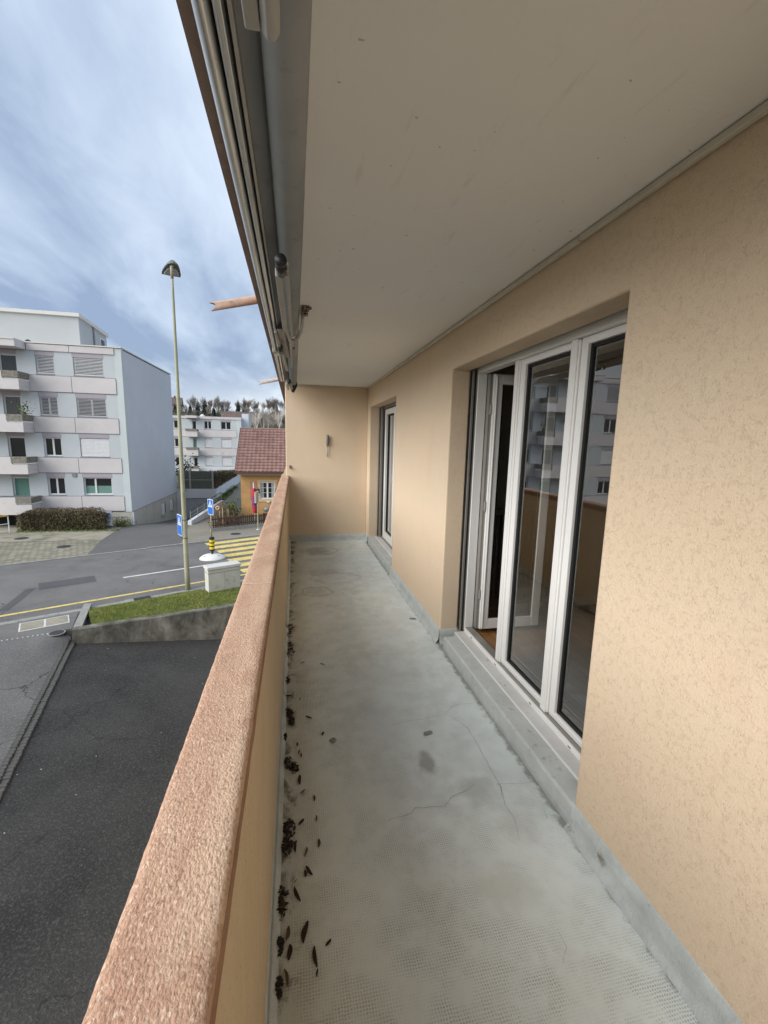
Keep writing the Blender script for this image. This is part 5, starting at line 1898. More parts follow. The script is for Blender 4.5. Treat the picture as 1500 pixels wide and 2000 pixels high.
# plinth, gable windows, underpass
MB().box(-16.2, X1R - 0.001, YB + 0.02, YB + 0.3, -4.4, -3.405).build('plinth', 'plinth', b1)
MB().box(-16.2, X1R - 0.3, YB - 0.005, YB + 0.02, -3.75, -3.71).build('plinth_groove', 'concrete', b1)
MB().box(X1R - 0.28, X1R - 0.012, YB + 0.3, 42.38, -6.3, -3.405).build('plinth', 'plinth', b1)
MB().box(X1R - 0.02, X1R + 0.015, YB + 0.301, 42.3, -3.42, -3.39).build('base_rail', 'joint', b1)
for (a, c) in ((37.5, 38.7), (39.9, 41.1)):
    wq = MB().box(X1R - 0.02, X1R + 0.012, a, c, -4.75, -3.72).build('window', 'concrete', b1)
    MB().box(X1R + 0.0125, X1R + 0.018, a + 0.06, c - 0.28, -4.68, -3.80).build('shutter', 'frame_w', wq)
    MB().box(X1R + 0.0125, X1R + 0.018, c - 0.26, c - 0.06, -4.68, -3.80).build('pane', 'farglass', wq)
    MB().box(X1R - 0.01, X1R + 0.10, a - 0.05, c + 0.05, -4.80, -4.755).build('sill', 'concrete', wq)
MB().tube([(X1R + 0.08, YB - 0.02, -3.45), (X1R + 0.08, YB - 0.02, ST + 0.02)], 0.055, 12).build('downpipe', 'gable', b1)
MB().box(-30, -16.2, 35.0, 35.2, -6.4, -3.4).box(-16.4, -16.21, YB + 0.3, 35.0, -6.4, -3.4).build('underpass_wall', 'void', b1)  # darkness of the underpass is put into the wall colour
MB().box(-17.55, -17.30, YB + 0.4, YB + 0.65, -6.4, -3.4).build('column', 'plinth', b1)
MB().box(-34, X1R - 0.3, YB + 0.3, 42.3, -3.405, -3.25).build('floor_slab', 'void', b1)
MB().box(-13.95, -13.70, YB - 0.05, YB + 0.02, -1.10, -0.90).build('vent_box', 'joint', b1)
# lantern on the balcony wall
ln_ = MB()
ln_.lathe([(0.03, -0.16), (0.09, -0.06), (0.09, 0.06), (0.02, 0.15)], (-18.05, YB - 0.14, 3.55), 8)
ln_.box(-18.07, -18.03, YB - 0.14, YB, 3.66, 3.70)
ln_.build('wall_lantern', 'dark_metal', b1)
pt = thing('potted_shrub', 'leafy pot plant standing on the third storey balcony corner of the pink block', 'plant', (-15.95, 30.4, 2.7))


def foliage(n, cfun, size, rr_, mb=None, aspect=0.6):
    mb = mb or MB()
    for _ in range(n):
        c = Vector(cfun())
        d = Vector((rr_.uniform(-1, 1), rr_.uniform(-1, 1), rr_.uniform(-1, 1)))
        if d.length < 0.05:
            continue
        d.normalize()
        e_ = d.orthogonal().normalized()
        e_.rotate(Matrix.Rotation(rr_.uniform(0, 6.28), 3, d))
        s_ = size * rr_.uniform(0.55, 1.35)
        mb.add([c - d * s_, c + e_ * s_ * aspect, c + d * s_, c - e_ * s_ * aspect], [(0, 1, 2, 3)])
    return mb


rp_ = random.Random(77)
foliage(90, lambda: (-15.95 + rp_.gauss(0, .22), 30.45 + rp_.gauss(0, .2), 3.05 + rp_.gauss(0, .22)), 0.07, rp_).build('leaves', 'bush', pt)
MB().lathe([(0.10, 0), (0.14, 0.18)], (-15.95, 30.45, 2.68), 10).tube([(-15.95, 30.45, 2.8), (-15.9, 30.45, 3.2)], 0.015, 5).build('pot', 'planter', pt)

# railing of the underpass ramp
rl = thing('ramp_railing', 'white railing with yellow top rail at the dark underpass ramp', 'railing', (-17.5, 28.5, ST))
RA, RB = Vector((-19.6, 25.4)), Vector((-16.42, 28.75))
for k in range(5):
    p = RA.lerp(RB, k / 4)
    MB().tube([(p.x, p.y, PZ), (p.x, p.y, PZ + 1.02)], 0.03, 8).build('post', 'frame_w', rl)
MB().tube([(RA.x, RA.y, PZ + 1.03), (RB.x, RB.y, PZ + 1.03)], 0.055, 8).build('top_rail', 'rail_yellow', rl)
for hh in (0.12, 0.55):
    MB().tube([(RA.x, RA.y, PZ + hh), (RB.x, RB.y, PZ + hh)], 0.022, 6).build('rail', 'frame_w', rl)

# hedge in front of the block
hg = thing('hedge', 'clipped brown wintry hedge along the front of the pink block', 'hedge', (-13.8, 29.7, PZ))
rh = random.Random(3)


def hedge_pt(x0, x1, y0, y1, z0, z1):
    def f():
        # points near the surface of a rounded box
        x_, y_, z_ = rh.uniform(x0, x1), rh.uniform(y0, y1), rh.uniform(z0, z1)
        s_ = rh.random()
        if s_ < 0.42:
            y_ = y0 + abs(rh.gauss(0, 0.07))
        elif s_ < 0.72:
            z_ = z1 - abs(rh.gauss(0, 0.06))
        elif s_ < 0.80:
            x_ = rh.choice((x0, x1)) + rh.gauss(0, 0.05)
        dz = 0.10 * mnoise.noise(Vector((x_ * 1.4, y_, 2))) + 0.05 * mnoise.noise(Vector((x_ * 4, y_ * 3, 5)))
        e_ = min(x_ - x0, x1 - x_)
        rnd = 0.28 * (1 - sst(0, 0.6, e_))
        return (x_, y_ + 0.07 * mnoise.noise(Vector((x_ * 2, z_ * 2, 9))), min(z_, z1 - rnd) + dz * (z_ - z0) / (z1 - z0))
    return f


hbx = (-16.25, -11.55, 29.15, 30.35, PZ + 0.02, -2.98)
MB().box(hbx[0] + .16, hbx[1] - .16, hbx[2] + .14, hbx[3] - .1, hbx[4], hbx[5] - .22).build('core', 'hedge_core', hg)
foliage(6500, hedge_pt(*hbx), 0.045, rh).build('foliage', 'hedge', hg)
foliage(900, hedge_pt(hbx[0], hbx[1], hbx[2], hbx[3], hbx[4], hbx[4] + 0.7), 0.045, rh).build('lower_foliage', 'bush', hg)
tw = MB()
for k in range(420):
    f = hedge_pt(*hbx)()
    tw.tube([f, (f[0] + rh.gauss(0, .06), f[1] + rh.gauss(-.03, .05), f[2] + rh.uniform(.05, .22))], [0.006, 0.003], 3, False)
stuff(tw.build('twigs', 'twig', hg))
bs = thing('low_bush', 'low green bush at the corner of the pink block beside the notice board', 'bush', (-11.0, 30.4, PZ))
foliage(900, lambda: (-11.05 + rh.gauss(0, .34), 30.35 + rh.gauss(0, .22), PZ + 0.02 + abs(rh.gauss(0, .24))), 0.04, rh).build('leaves', 'bush', bs)
b = MB()
foliage(900, lambda: (rh.uniform(-16.2, -10.7), 28.95 + rh.gauss(0, .14), PZ + abs(rh.gauss(0, .06))), 0.035, rh, b)
o = stuff(b.build('ground_cover', 'bush'))
tag(o, 'low ground cover plants at the foot of the clipped hedge', 'ground cover')
nb = thing('notice_board', 'small pale notice board on posts between the hedge and the low bush', 'board', (-11.75, 29.9, PZ))
MB().box(-12.06, -11.38, 29.90, 29.94, -4.08, -3.18).build('panel', 'sign_white', nb)
MB().box(-12.05, -11.39, 29.894, 29.899, -3.68, -3.19).build('upper_field', 'board_lilac', nb)
for (a, c, z_, h_) in ((-11.98, -11.46, -3.36, .06), (-11.90, -11.55, -3.45, .035), (-11.88, -11.58, -3.56, .045), (-11.99, -11.45, -3.79, .03), (-11.78, -11.66, -3.86, .03), (-11.86, -11.56, -3.93, .03)):
    x_ = a
    while x_ < c:
        wv_ = rh.uniform(.025, .05)
        MB().box(x_, min(c, x_ + wv_), 29.889, 29.8935, z_, z_ + h_).build('print', 'board_print', nb)
        x_ += wv_ + .014
for x_ in (-12.04, -11.40):
    MB().tube([(x_, 29.96, PZ), (x_, 29.96, -3.15)], 0.025, 8).build('post', 'galv', nb)

# ================================================================== GARAGE, STAIR WALL, TRELLIS
gar = thing('garage', 'grey concrete underground garage front with flush double door below the trellis', 'garage', (-9, 42.4, -5.8))
xz_wall(gar, 'front_wall', 'garage', -10.6, -7.36, -6.2, -3.10, 42.28, 0.25, [(-9.92, -7.80, -6.3, -3.94)])
MB().box(-9.92, -8.94, 42.42, 42.46, -5.9, -3.94).build('door_leaf', 'garage_door', gar)
MB().box(-8.92, -7.80, 42.42, 42.46, -5.9, -3.94).build('door_leaf', 'garage_door', gar)
tl = thing('trellis_fence', 'dark green trellis fence with grey posts on top of the garage', 'fence', (-8.9, 42.45, -3.1))
for x_ in (-10.34, -9.42, -7.46):
    MB().box(x_ - 0.07, x_ + 0.07, 42.40, 42.50, -3.11, -1.42).build('post', 'galv', tl)
MB().box(-10.3, -7.5, 42.43, 42.46, -2.30, -2.24).build('rail', 'galv', tl)
for (a, c) in ((-10.27, -9.49), (-9.35, -7.53)):
    MB().box(a, c, 42.52, 42.54, -3.1, -1.46).build('screen', 'trellis', tl)
    q = MB()
    x_ = a
    while x_ < c:
        q.box(x_, x_ + 0.022, 42.47, 42.49, -3.1, -1.46)
        x_ += 0.11
    z_ = -3.05
    while z_ < -1.46:
        q.box(a, c, 42.491, 42.505, z_, z_ + 0.022)
        z_ += 0.11
    q.build('lattice', 'trellis', tl)
ww = thing('garden_wall', 'long white garden wall running back from the garage under the clipped hedge', 'wall', (-7.3, 50, -4.2))
MB().box(-7.355, -7.15, 42.28, 61, -6.2, -3.10).build('wall_body', 'white_wall', ww)
hg2 = thing('terrace_hedge', 'olive hedge on the terrace edge above the white garden wall', 'hedge', (-7.6, 50, -3.1))
hb2 = (-8.3, -7.2, 42.6, 60.5)
hf = lambda y_: -1.55 - 0.85 * sst(43, 60, y_)


def h2():
    y_ = rh.uniform(hb2[2], hb2[3])
    x_ = hb2[1] - abs(rh.gauss(0, .12)) if rh.random() < .6 else rh.uniform(hb2[0], hb2[1])
    z_ = rh.uniform(-3.25, hf(y_)) + 0.06 * mnoise.noise(Vector((x_, y_ * 2, 0)))
    if rh.random() < .12:
        y_ = hb2[2] + abs(rh.gauss(0, .1))
    return (x_ + .06 * mnoise.noise(Vector((y_ * 3, z_ * 3, 1))), y_, z_)


foliage(5200, h2, 0.065, rh).build('foliage', 'hedge', hg2)
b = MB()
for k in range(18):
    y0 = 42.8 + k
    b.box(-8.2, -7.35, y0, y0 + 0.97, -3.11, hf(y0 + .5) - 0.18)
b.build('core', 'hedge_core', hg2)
bs2 = thing('terrace_bush', 'dark round bush on the terrace left of the trellis', 'bush', (-10.3, 44.5, -3.1))
foliage(700, lambda: (-10.4 + rh.gauss(0, .45), 44.5 + rh.gauss(0, .4), -1.55 + rh.gauss(0, .55)), 0.09, rh).build('leaves', 'conifer', bs2)
sw = thing('stair_wall', 'sloping white stair parapet with metal handrail beside the garage ramp', 'wall', (-6.4, 34, ST))
SA, SB = Vector((-6.93, 30.52)), Vector((-5.84, 37.0))
b = MB()
sdv = (SB - SA).normalized()
snv = Vector((-sdv.y, sdv.x)) * 0.13
P = []
for p, zt in ((SA, -3.95), (SB, -3.42)):
    for sg_ in (1, -1):
        q = p + snv * sg_
        P += [(q.x, q.y, -6.0), (q.x, q.y, zt)]
b.add(P, [(0, 1, 3, 2), (4, 6, 7, 5), (0, 4, 5, 1), (2, 3, 7, 6), (1, 5, 7, 3)])
b.build('wall_body', 'white_wall', sw, bevel=0.02)
for k in range(6):
    t_ = 0.03 + k * 0.19
    p = SA.lerp(SB, t_)
    zb = -3.95 + 0.53 * t_
    MB().tube([(p.x, p.y, zb - 0.02), (p.x, p.y, zb + 0.66)], 0.022, 6).build('post', 'galv', sw)
for hh, rr_ in ((0.66, 0.03), (0.45, 0.016), (0.23, 0.016)):
    a, c = SA.lerp(SB, .03), SA.lerp(SB, .98)
    MB().tube([(a.x, a.y, -3.93 + hh), (c.x, c.y, -3.43 + hh)], rr_, 6).build('handrail' if hh > .6 else 'rail', 'dark_metal' if hh > .6 else 'galv', sw)
b = MB()
for k in range(7):
    y0 = 37.2 + k * 1.6
    b.box(-7.14, -6.45, y0, y0 + 1.5, -4.3, -4.08 + 0.01 * k)
o = b.build('flower_beds', 'turf')
struct(o)
o.name = 'verge'
for k in range(5):
    y0 = 38 + k * 3.4
    bb_ = thing('verge_shrub', ['nearest', 'second', 'third', 'fourth', 'farthest'][k] + ' of five low clipped green shrubs along the white garden wall', 'shrub', (-6.5, y0, -4.0), 'low shrubs along the garden wall')
    foliage(320, lambda: (-6.75 + rh.gauss(0, .16), y0 + rh.gauss(0, .5), -4.05 + abs(rh.gauss(0, .16))), 0.06, rh).build('leaves', 'bush', bb_)

# ================================================================== ORANGE HOUSE
HY = 33.0
oh = thing('orange_house', 'small ochre rendered house with red clay tile roof', 'house', (-0.5, 35, ST))
WX0, WX1, WZ0, WZ1 = -2.52, -1.46, -2.81, -1.55
xz_wall(oh, 'front_wall', 'orange', -3.87, 4.2, -4.6, -0.90, HY, 0.3, [(WX0, WX1, WZ0, WZ1)])
gm = MB()
gm.add([(-3.87, HY + .3, -4.6), (-3.87, 39.7, -4.6), (-3.87, 39.7, -0.9), (-3.87, 36.4, 2.05), (-3.87, HY + .3, -0.7),
        (-3.6, HY + .3, -4.6), (-3.6, 39.7, -4.6), (-3.6, 39.7, -0.9), (-3.6, 36.4, 2.05), (-3.6, HY + .3, -0.7)],
       [(0, 1, 2, 3, 4), (9, 8, 7, 6, 5), (0, 4, 9, 5), (1, 6, 7, 2), (2, 7, 8, 3), (3, 8, 9, 4)])
gm.build('gable_wall', 'orange', oh)
E0, E1 = Vector((0, 32.38, -0.76)), Vector((0, 36.4, 2.32))
sl = (E1 - E0)
sln = sl.length
sld = sl.normalized()
up_n = Vector((0, -sld.z, sld.y))
rf = MB()
for (x_a, x_b) in ((-4.12, 4.4),):
    a0, a1 = E0 - up_n * 0.02, E1 - up_n * 0.02
    b0, b1_ = E0 - up_n * 0.16, E1 - up_n * 0.16
    back0, back1 = Vector((0, 40.4, -0.76)), Vector((0, 40.4, -0.9))
    P = [(x_a, a0.y, a0.z), (x_b, a0.y, a0.z), (x_b, a1.y, a1.z), (x_a, a1.y, a1.z), (x_a, back0.y, back0.z), (x_b, back0.y, back0.z),
         (x_a, b0.y, b0.z), (x_b, b0.y, b0.z), (x_b, b1_.y, b1_.z), (x_a, b1_.y, b1_.z), (x_a, back1.y, back1.z), (x_b, back1.y, back1.z)]
    rf.add(P, [(0, 1, 2, 3), (3, 2, 5, 4), (7, 6, 9, 8), (8, 9, 10, 11), (0, 3, 9, 6), (3, 4, 10, 9), (1, 7, 8, 2), (2, 8, 11, 5), (0, 6, 7, 1), (4, 5, 11, 10)])
roof = rf.build('roof', 'roof_under', oh)
ORG[roof.name] = Vector((0, 0, 0))
# clay tiles: a curved pan with a raised roll
tw_, nrow = 0.300, 15
tlen = sln / nrow
tile = MB()
ns = 9
L_ = tlen * 1.22
for e_ in (0, 1):
    for lay in (0, 1):
        for i in range(ns):
            u_ = i / (ns - 1)
            x_ = (u_ - 0.5) * tw_ * 1.04
            z_ = 0.035 * (0.5 + 0.5 * math.cos((u_ - 0.16) * 2 * math.pi)) ** 1.3 + 0.012
            zz = z_ - 0.040 * lay * (1 - e_) - 0.012 * lay * e_ + (0.055 if e_ == 0 else -0.004)
            tile.v.append((x_, e_ * L_, zz))
for i in range(ns - 1):
    o00, o10, o01, o11 = 0, ns, 2 * ns, 3 * ns
    tile.f.append((i, i + 1, o01 + i + 1, o01 + i))
    tile.f.append((o10 + i, o11 + i, o11 + i + 1, o10 + i + 1))
    tile.f.append((i, o10 + i, o10 + i + 1, i + 1))
tme = tile.mesh('roof_tile')
tme.materials.append(M['tile'])
for p in tme.polygons:
    p.use_smooth = len(p.vertices) == 4 and True
pit_ = math.atan2(sld.z, sld.y)
for r_ in range(nrow):
    for c in range(20):
        base_ = E0 + sld * (r_ * tlen - 0.03)
        x_ = -4.0 + c * tw_ + 0.004 * random.uniform(-1, 1)
        inst('roof_tile', tme, roof, (x_, base_.y + up_n.y * (0.0), base_.z + random.uniform(-.004, .004)), (pit_, 0, random.uniform(-.012, .012)))
MB().tube([(-4.15, 36.42, 2.37), (4.4, 36.42, 2.37)], 0.09, 10).build('ridge_cap', 'tile', roof)
MB().extr([(E0.y - .02, E0.z - .05), (E0.y + .02, E0.z + .06), (E1.y, E1.z + .09), (E1.y, E1.z - .08)], 'X', -4.20, -4.13).build('verge_board', 'gutter', roof)
MB().extr([(E0.y - .14, E0.z - .13), (E0.y - .12, E0.z + .0), (E0.y + .03, E0.z + .0), (E0.y + .05, E0.z - .13)], 'X', -4.2, 4.4).build('gutter', 'gutter', roof)
MB().box(-4.05, 4.3, 32.52, 33.0, -1.02, -0.905).build('eave_board', 'stone_trim', oh)
MB().box(-3.24, -2.76, HY - 0.012, HY - 0.001, -2.87, -1.53).build('wall_panel', 'pinkpanel', oh)
w_ = MB()
w_.box(WX0, WX0 + .07, HY + .04, HY + .10, WZ0, WZ1).box(WX1 - .07, WX1, HY + .04, HY + .10, WZ0, WZ1)
w_.box(WX0 + .07, WX1 - .07, HY + .041, HY + .099, WZ0, WZ0 + .08).box(WX0 + .07, WX1 - .07, HY + .041, HY + .099, WZ1 - .06, WZ1)
xm = (WX0 + WX1) / 2
w_.box(xm - .06, xm + .06, HY + .03, HY + .095, WZ0 + .08, WZ1 - .06)
ow = w_.build('window', 'frame_w', oh)
ORG[ow.name] = Vector((0, 0, 0))
for (a, c) in ((WX0 + .07, xm - .06), (xm + .06, WX1 - .07)):
    for k in range(3):
        za = WZ0 + .08 + k * (WZ1 - WZ0 - .14) / 3
        zb = za + (WZ1 - WZ0 - .14) / 3
        MB().quad((a, HY + .08, za + .012), (c, HY + .08, za + .012), (c, HY + .08, zb - .012), (a, HY + .08, zb - .012)).build('pane', 'farglass', ow)
        if k:
            MB().box(a, c, HY + .06, HY + .085, za - .012, za + .012).build('glazing_bar', 'frame_w', ow)
cu = MB()
for (a, c) in ((WX0 + .07, WX0 + .27), (WX1 - .25, WX1 - .07)):
    cu.quad((a, HY + .074, WZ0 + .09), (c, HY + .074, WZ0 + .09), (c - .02, HY + .074, WZ1 - .07), (a, HY + .074, WZ1 - .07))
cu.build('curtain', 'curtain', ow)
su = MB()
su.box(WX0 - .13, WX0, HY - .02, HY + .04, WZ0 - .1, WZ1 + .02).box(WX1, WX1 + .13, HY - .02, HY + .04, WZ0 - .1, WZ1 + .02)
su.box(WX0 - .17, WX1 + .17, HY - .03, HY + .04, WZ1 + .021, WZ1 + .16).box(WX0 - .15, WX1 + .15, HY - .05, HY + .04, WZ0 - .2, WZ0 - .101)
su.box(WX0, WX1, HY - .02, HY + .04, WZ0 - .1, WZ0 - .001)
su.build('surround', 'stone_trim', ow)
MB().box(-2.07, -1.85, HY - .09, HY - .03, WZ0 - .26, WZ0 - .17).build('sill_box', 'sign_white', ow)
for x_ in (WX0 - .14, WX1 + .14):
    fo = thing('wall_wreath', 'dark round wreath hung at the ' + ('left' if x_ < -2 else 'right') + ' side of the orange house window', 'wreath', (x_, HY - .06, -2.2), 'wreaths beside the window')
    foliage(90, lambda: (x_ + rh.gauss(0, .06), HY - .08 + rh.gauss(0, .03), -2.2 + rh.gauss(0, .11)), 0.045, rh).build('leaves', 'hedge_core', fo)
    MB().lathe([(0.03, 0), (0.045, 0.03), (0.02, .05)], (x_ - .01, HY - .14, -2.24), 8).build('blossom', 'sign_white', fo)

# parasol, furled
ps = thing('parasol', 'furled red and blue parasol on a white pole before the orange house', 'parasol', (-2.76, 31.0, -4.1))
MB().tube([(-2.72, 31.0, -4.25), (-2.80, 31.0, -1.40)], 0.035, 8).build('pole', 'sign_white', ps)
cb = MB()
for j in range(17):
    t_ = j / 16
    z_ = -1.80 - 1.75 * t_
    r_ = 0.05 + 0.13 * math.sin(math.pi * min(1, t_ * 0.80 + .08)) ** 0.8
    for k in range(16):
        th = 2 * math.pi * k / 16
        rr_ = r_ * (1 + 0.28 * math.cos(8 * th + t_ * 3))
        cb.v.append((-2.785 + .06 * t_ + rr_ * math.cos(th), 31.0 + rr_ * math.sin(th), z_))
for j in range(16):
    for k in range(16):
        cb.f.append((j * 16 + k, j * 16 + (k + 1) % 16, (j + 1) * 16 + (k + 1) % 16, (j + 1) * 16 + k))
co_ = cb.build('canopy', 'parasol_red', ps, smooth=True)
co_.data.materials.append(M['parasol_blue'])
for i, p in enumerate(co_.data.polygons):
    j = i // 16
    if (j in (5, 6, 7, 9, 10) and (i % 16) in (0, 3, 4, 8, 9, 11, 12, 13)) or (j in (2,) and (i % 16) > 11):
        p.material_index = 1
# sign post seen edge-on
sp_ = thing('sign_post', 'thin pale sign post on the pavement before the picket fence, panel seen edge on', 'sign', (-2.36, 28.55, ST))
MB().tube([(-2.36, 28.55, PZ), (-2.36, 28.55, -1.75)], 0.030, 8).build('post', 'lamp_pole', sp_)
MB().obox((-2.40, 28.55), (0.25, 1.0), 0.32, 0.03, -2.45, -1.75).build('panel', 'clip', sp_)
MB().lathe([(0.10, 0), (0.10, 0.025), (0.04, 0.03)], (-2.36, 28.55, PZ), 12).build('foot_plate', 'sign_white', sp_)

# picket fence on a low kerb
fn = thing('picket_fence', 'dark brown wooden picket fence before the orange house', 'fence', (-3.6, 28.9, PZ))
FA, FB = Vector((-5.14, 28.15)), Vector((-0.4, 30.55))
fdv = (FB - FA).normalized()
fl = (FB - FA).length
MB().obox((FA + FB) / 2 + Vector((-fdv.y, fdv.x)) * .04, fdv, fl / 2 + .05, 0.09, ST - .1, PZ + 0.20).build('kerb', 'kerb', fn)
pk = MB()
pk.add([(-.036, -.012, 0), (.036, -.012, 0), (.036, .012, 0), (-.036, .012, 0), (-.036, -.012, .62), (.036, -.012, .62), (.036, .012, .62), (-.036, .012, .62), (0, -.012, .70), (0, .012, .70)],
       [(0, 3, 2, 1), (0, 1, 5, 8, 4), (2, 3, 7, 9, 6), (1, 2, 6, 5), (3, 0, 4, 7), (5, 6, 9, 8), (7, 4, 8, 9)])
pme = pk.mesh('picket')
pme.materials.append(M['wood_brown'])
npk = int(fl / 0.135)
for k in range(npk + 1):
    p = FA.lerp(FB, k / npk)
    inst('picket', pme, fn, (p.x, p.y, PZ + 0.21), (0, random.uniform(-.03, .03), math.atan2(fdv.y, fdv.x)), (1, 1, random.uniform(.94, 1.05)))
for hh in (0.33, 0.72):
    MB().obox((FA + FB) / 2 + Vector((-fdv.y, fdv.x)) * .035, fdv, fl / 2, 0.02, PZ + hh, PZ + hh + .07).build('rail', 'wood_brown', fn)
for k in range(4):
    p = FA.lerp(FB, k / 3) + Vector((-fdv.y, fdv.x)) * .10
    MB().box(p.x - .045, p.x + .045, p.y - .045, p.y + .045, PZ + .1, PZ + .88).build('post', 'wood_brown', fn)
gb = thing('garden_shrub', 'russet winter shrub behind the picket fence beside the orange house', 'shrub', (-4.6, 30.0, PZ))
foliage(1500, lambda: (-4.6 + rh.gauss(0, .42), 30.3 + rh.gauss(0, .6), PZ + .15 + abs(rh.gauss(0, .42))), 0.055, rh).build('leaves', 'dead_leaf', gb)
tw = MB()
for k in range(60):
    x_, y_ = -4.6 + rh.gauss(0, .35), 30.2 + rh.gauss(0, .5)
    tw.tube([(x_, y_, PZ), (x_ + rh.gauss(0, .15), y_ + rh.gauss(0, .15), PZ + rh.uniform(.5, 1.15))], [.012, .004], 4, False)
tw.build('stems', 'twig', gb)
gb2 = thing('ivy_shrub', 'dark green shrub at the corner of the orange house', 'shrub', (-4.4, 32.2, PZ))
foliage(700, lambda: (-4.45 + rh.gauss(0, .28), 32.4 + rh.gauss(0, .5), PZ + .2 + abs(rh.gauss(0, .5))), 0.07, rh).build('leaves', 'bush', gb2)
for k, (x_, y_) in enumerate(((-4.85, 29.6), (-4.35, 29.8), (-4.62, 29.3), (-3.95, 31.0))):
    st_ = thing('garden_stake', ['shortest pale stake in the russet shrub', 'tall pale stake right of the russet shrub', 'thin pale stake nearest the fence', 'dark stake near the corner of the orange house'][k], 'stake', (x_, y_, PZ), 'garden stakes behind the fence')
    MB().tube([(x_, y_, PZ), (x_, y_, PZ + 1.05 + .15 * k)], 0.018, 6).build('stick', 'stone_trim' if k < 3 else 'wood_brown', st_)
rg = MB()
for k in range(20):
    th = 2 * math.pi * k / 20
    for q in range(8):
        ph = 2 * math.pi * q / 8
        rr_ = 0.10 + 0.04 * math.cos(ph)
        rg.v.append((-4.98 + rr_ * math.cos(th), 29.7 + .04 * math.sin(ph), PZ + 1.26 + rr_ * math.sin(th)))
for k in range(20):
    for q in range(8):
        rg.f.append((k * 8 + q, k * 8 + (q + 1) % 8, ((k + 1) % 20) * 8 + (q + 1) % 8, ((k + 1) % 20) * 8 + q))
ro = thing('ring_ornament', 'pale ring ornament on a stick above the russet garden shrub', 'ornament', (-4.98, 29.7, PZ))
rg.build('ring', 'stone_trim', ro, smooth=True)
MB().tube([(-4.98, 29.7, PZ), (-4.98, 29.7, PZ + 1.14)], 0.014, 6).build('stick', 'wood_brown', ro)
bq = thing('kettle_grill', 'grey domed kettle grill standing behind the picket fence', 'grill', (-2.0, 31.3, -4.1))
MB().lathe([(0.02, -.20), (0.16, -.14), (0.24, 0), (0.20, .12), (0.06, .20)], (-2.0, 31.3, -3.32), 16).build('kettle', 'galv', bq, smooth=True)
for k in range(3):
    a = k * 2.1
    MB().tube([(-2.0, 31.3, -3.45), (-2.0 + .25 * math.cos(a), 31.3 + .25 * math.sin(a), PZ)], .014, 5).build('leg', 'dark_metal', bq)
g = MB()
g.prism([(-5.1, 28.30), (-0.4, 30.7), (4, 33), (-3.9, 33), (-5.3, 33.0)], ST - .1, PZ + 0.14)
struct(g.build('front_garden', 'earth'))

# ================================================================== SECOND APARTMENT BLOCK, behind
b2 = thing('apartment_building', 'three storey pale block on the terrace behind the garage, with small balconies', 'building', (-15, 70, -3.1))
Y2 = 66.0
X2R, X2L = -7.45, -34
bands2 = [(1.70, 2.73), (-0.91, 0.18), (-3.5, -2.41)]
zones2 = [(2.73, 4.18), (0.18, 1.70), (-2.41, -0.91)]
st2 = [['plain', 'plain', 'plain', 'blind_shut'], ['blind_shut', 'blind_shut', 'plain', 'plain'], ['blind_shut', 'blind_shut', 'plain', 'plain']]
for li in range(3):
    za, zb = zones2[li]
    ba, bb = bands2[li]
    zt = zb - 0.28
    holes = []
    for (a, c), s_ in zip(((-10.22, -8.85), (-12.45, -11.48), (-17.2, -15.7), (-20.5, -19.0)), st2[li]):
        win_unit(b2, a, c, za + .08, zt, Y2, s_, .22)
        holes.append((a, c, za + .08, zt))
    win_unit(b2, -14.02, -13.48, za - .8, zt, Y2, ['door', 'green', 'door'][li], .22)
    holes.append((-14.02, -13.48, za - .8, zt))
    xz_wall(b2, 'wall_strip', 'bluewall', X2L, -8.08, za, zb, Y2, 0.3, [h_ if h_[2] >= za else (h_[0], h_[1], za - 0.01, h_[3]) for h_ in holes])
    for (a, c) in ((-13.2, -8.09), (X2L, -14.72)):
        MB().box(a, c, Y2 - 0.06, Y2 + .28, ba + .02, bb - .05).build('spandrel_panel', 'band', b2)
    MB().box(X2L, -8.09, Y2 - .03, Y2 + .27, bb - .05, bb - .001).build('band_joint', 'joint', b2)
    bal = MB()
    bal.box(-14.7, -13.22, Y2 - 1.0, Y2 - .001, ba, ba + .12).box(-14.7, -13.22, Y2 - 1.0, Y2 - .9, ba + .12, bb - .25)
    bal.box(-13.32, -13.22, Y2 - .9, Y2 - .001, ba + .12, bb - .25).box(-14.7, -14.6, Y2 - .9, Y2 - .001, ba + .12, bb - .25)
    bo = bal.build('balcony', 'band', b2)
    MB().box(-14.75, -13.17, Y2 - 1.08, Y2 - .8, bb - .24, bb + .06).build('planter', 'planter', bo)
MB().box(-8.08, X2R, Y2 - .02, Y2 + .3, -3.4, 4.2).build('corner_strip', 'tealwall', b2)
MB().box(X2R - .3, X2R, Y2 + .3, 76, -3.4, 4.2).build('gable_wall', 'gable', b2)
MB().box(X2L, X2R - .3, Y2 + .3, Y2 + .5, -3.4, 4.2).build('inner_wall', 'void', b2)
MB().box(X2L, X2R + .03, Y2 - .08, 76, 4.21, 4.56).build('roof_edge', 'band', b2)
MB().box(-14.7, -13.2, Y2 - 1.0, Y2 - .09, 4.25, 4.58).build('roof_canopy', 'band', b2)
MB().box(-7.44, -6.50, 67.0, 70.0, -3.4, 5.15).build('stair_tower', 'gable', b2)
MB().lathe([(0.3, 0), (0.34, .2), (.05, .4)], (-13.0, 68, 4.56), 10).build('roof_dome', 'fascia', b2)
MB().box(-20, -8.3, Y2 - .3, Y2 - .02, -3.2, -2.5).build('base_wall', 'white_wall', b2)

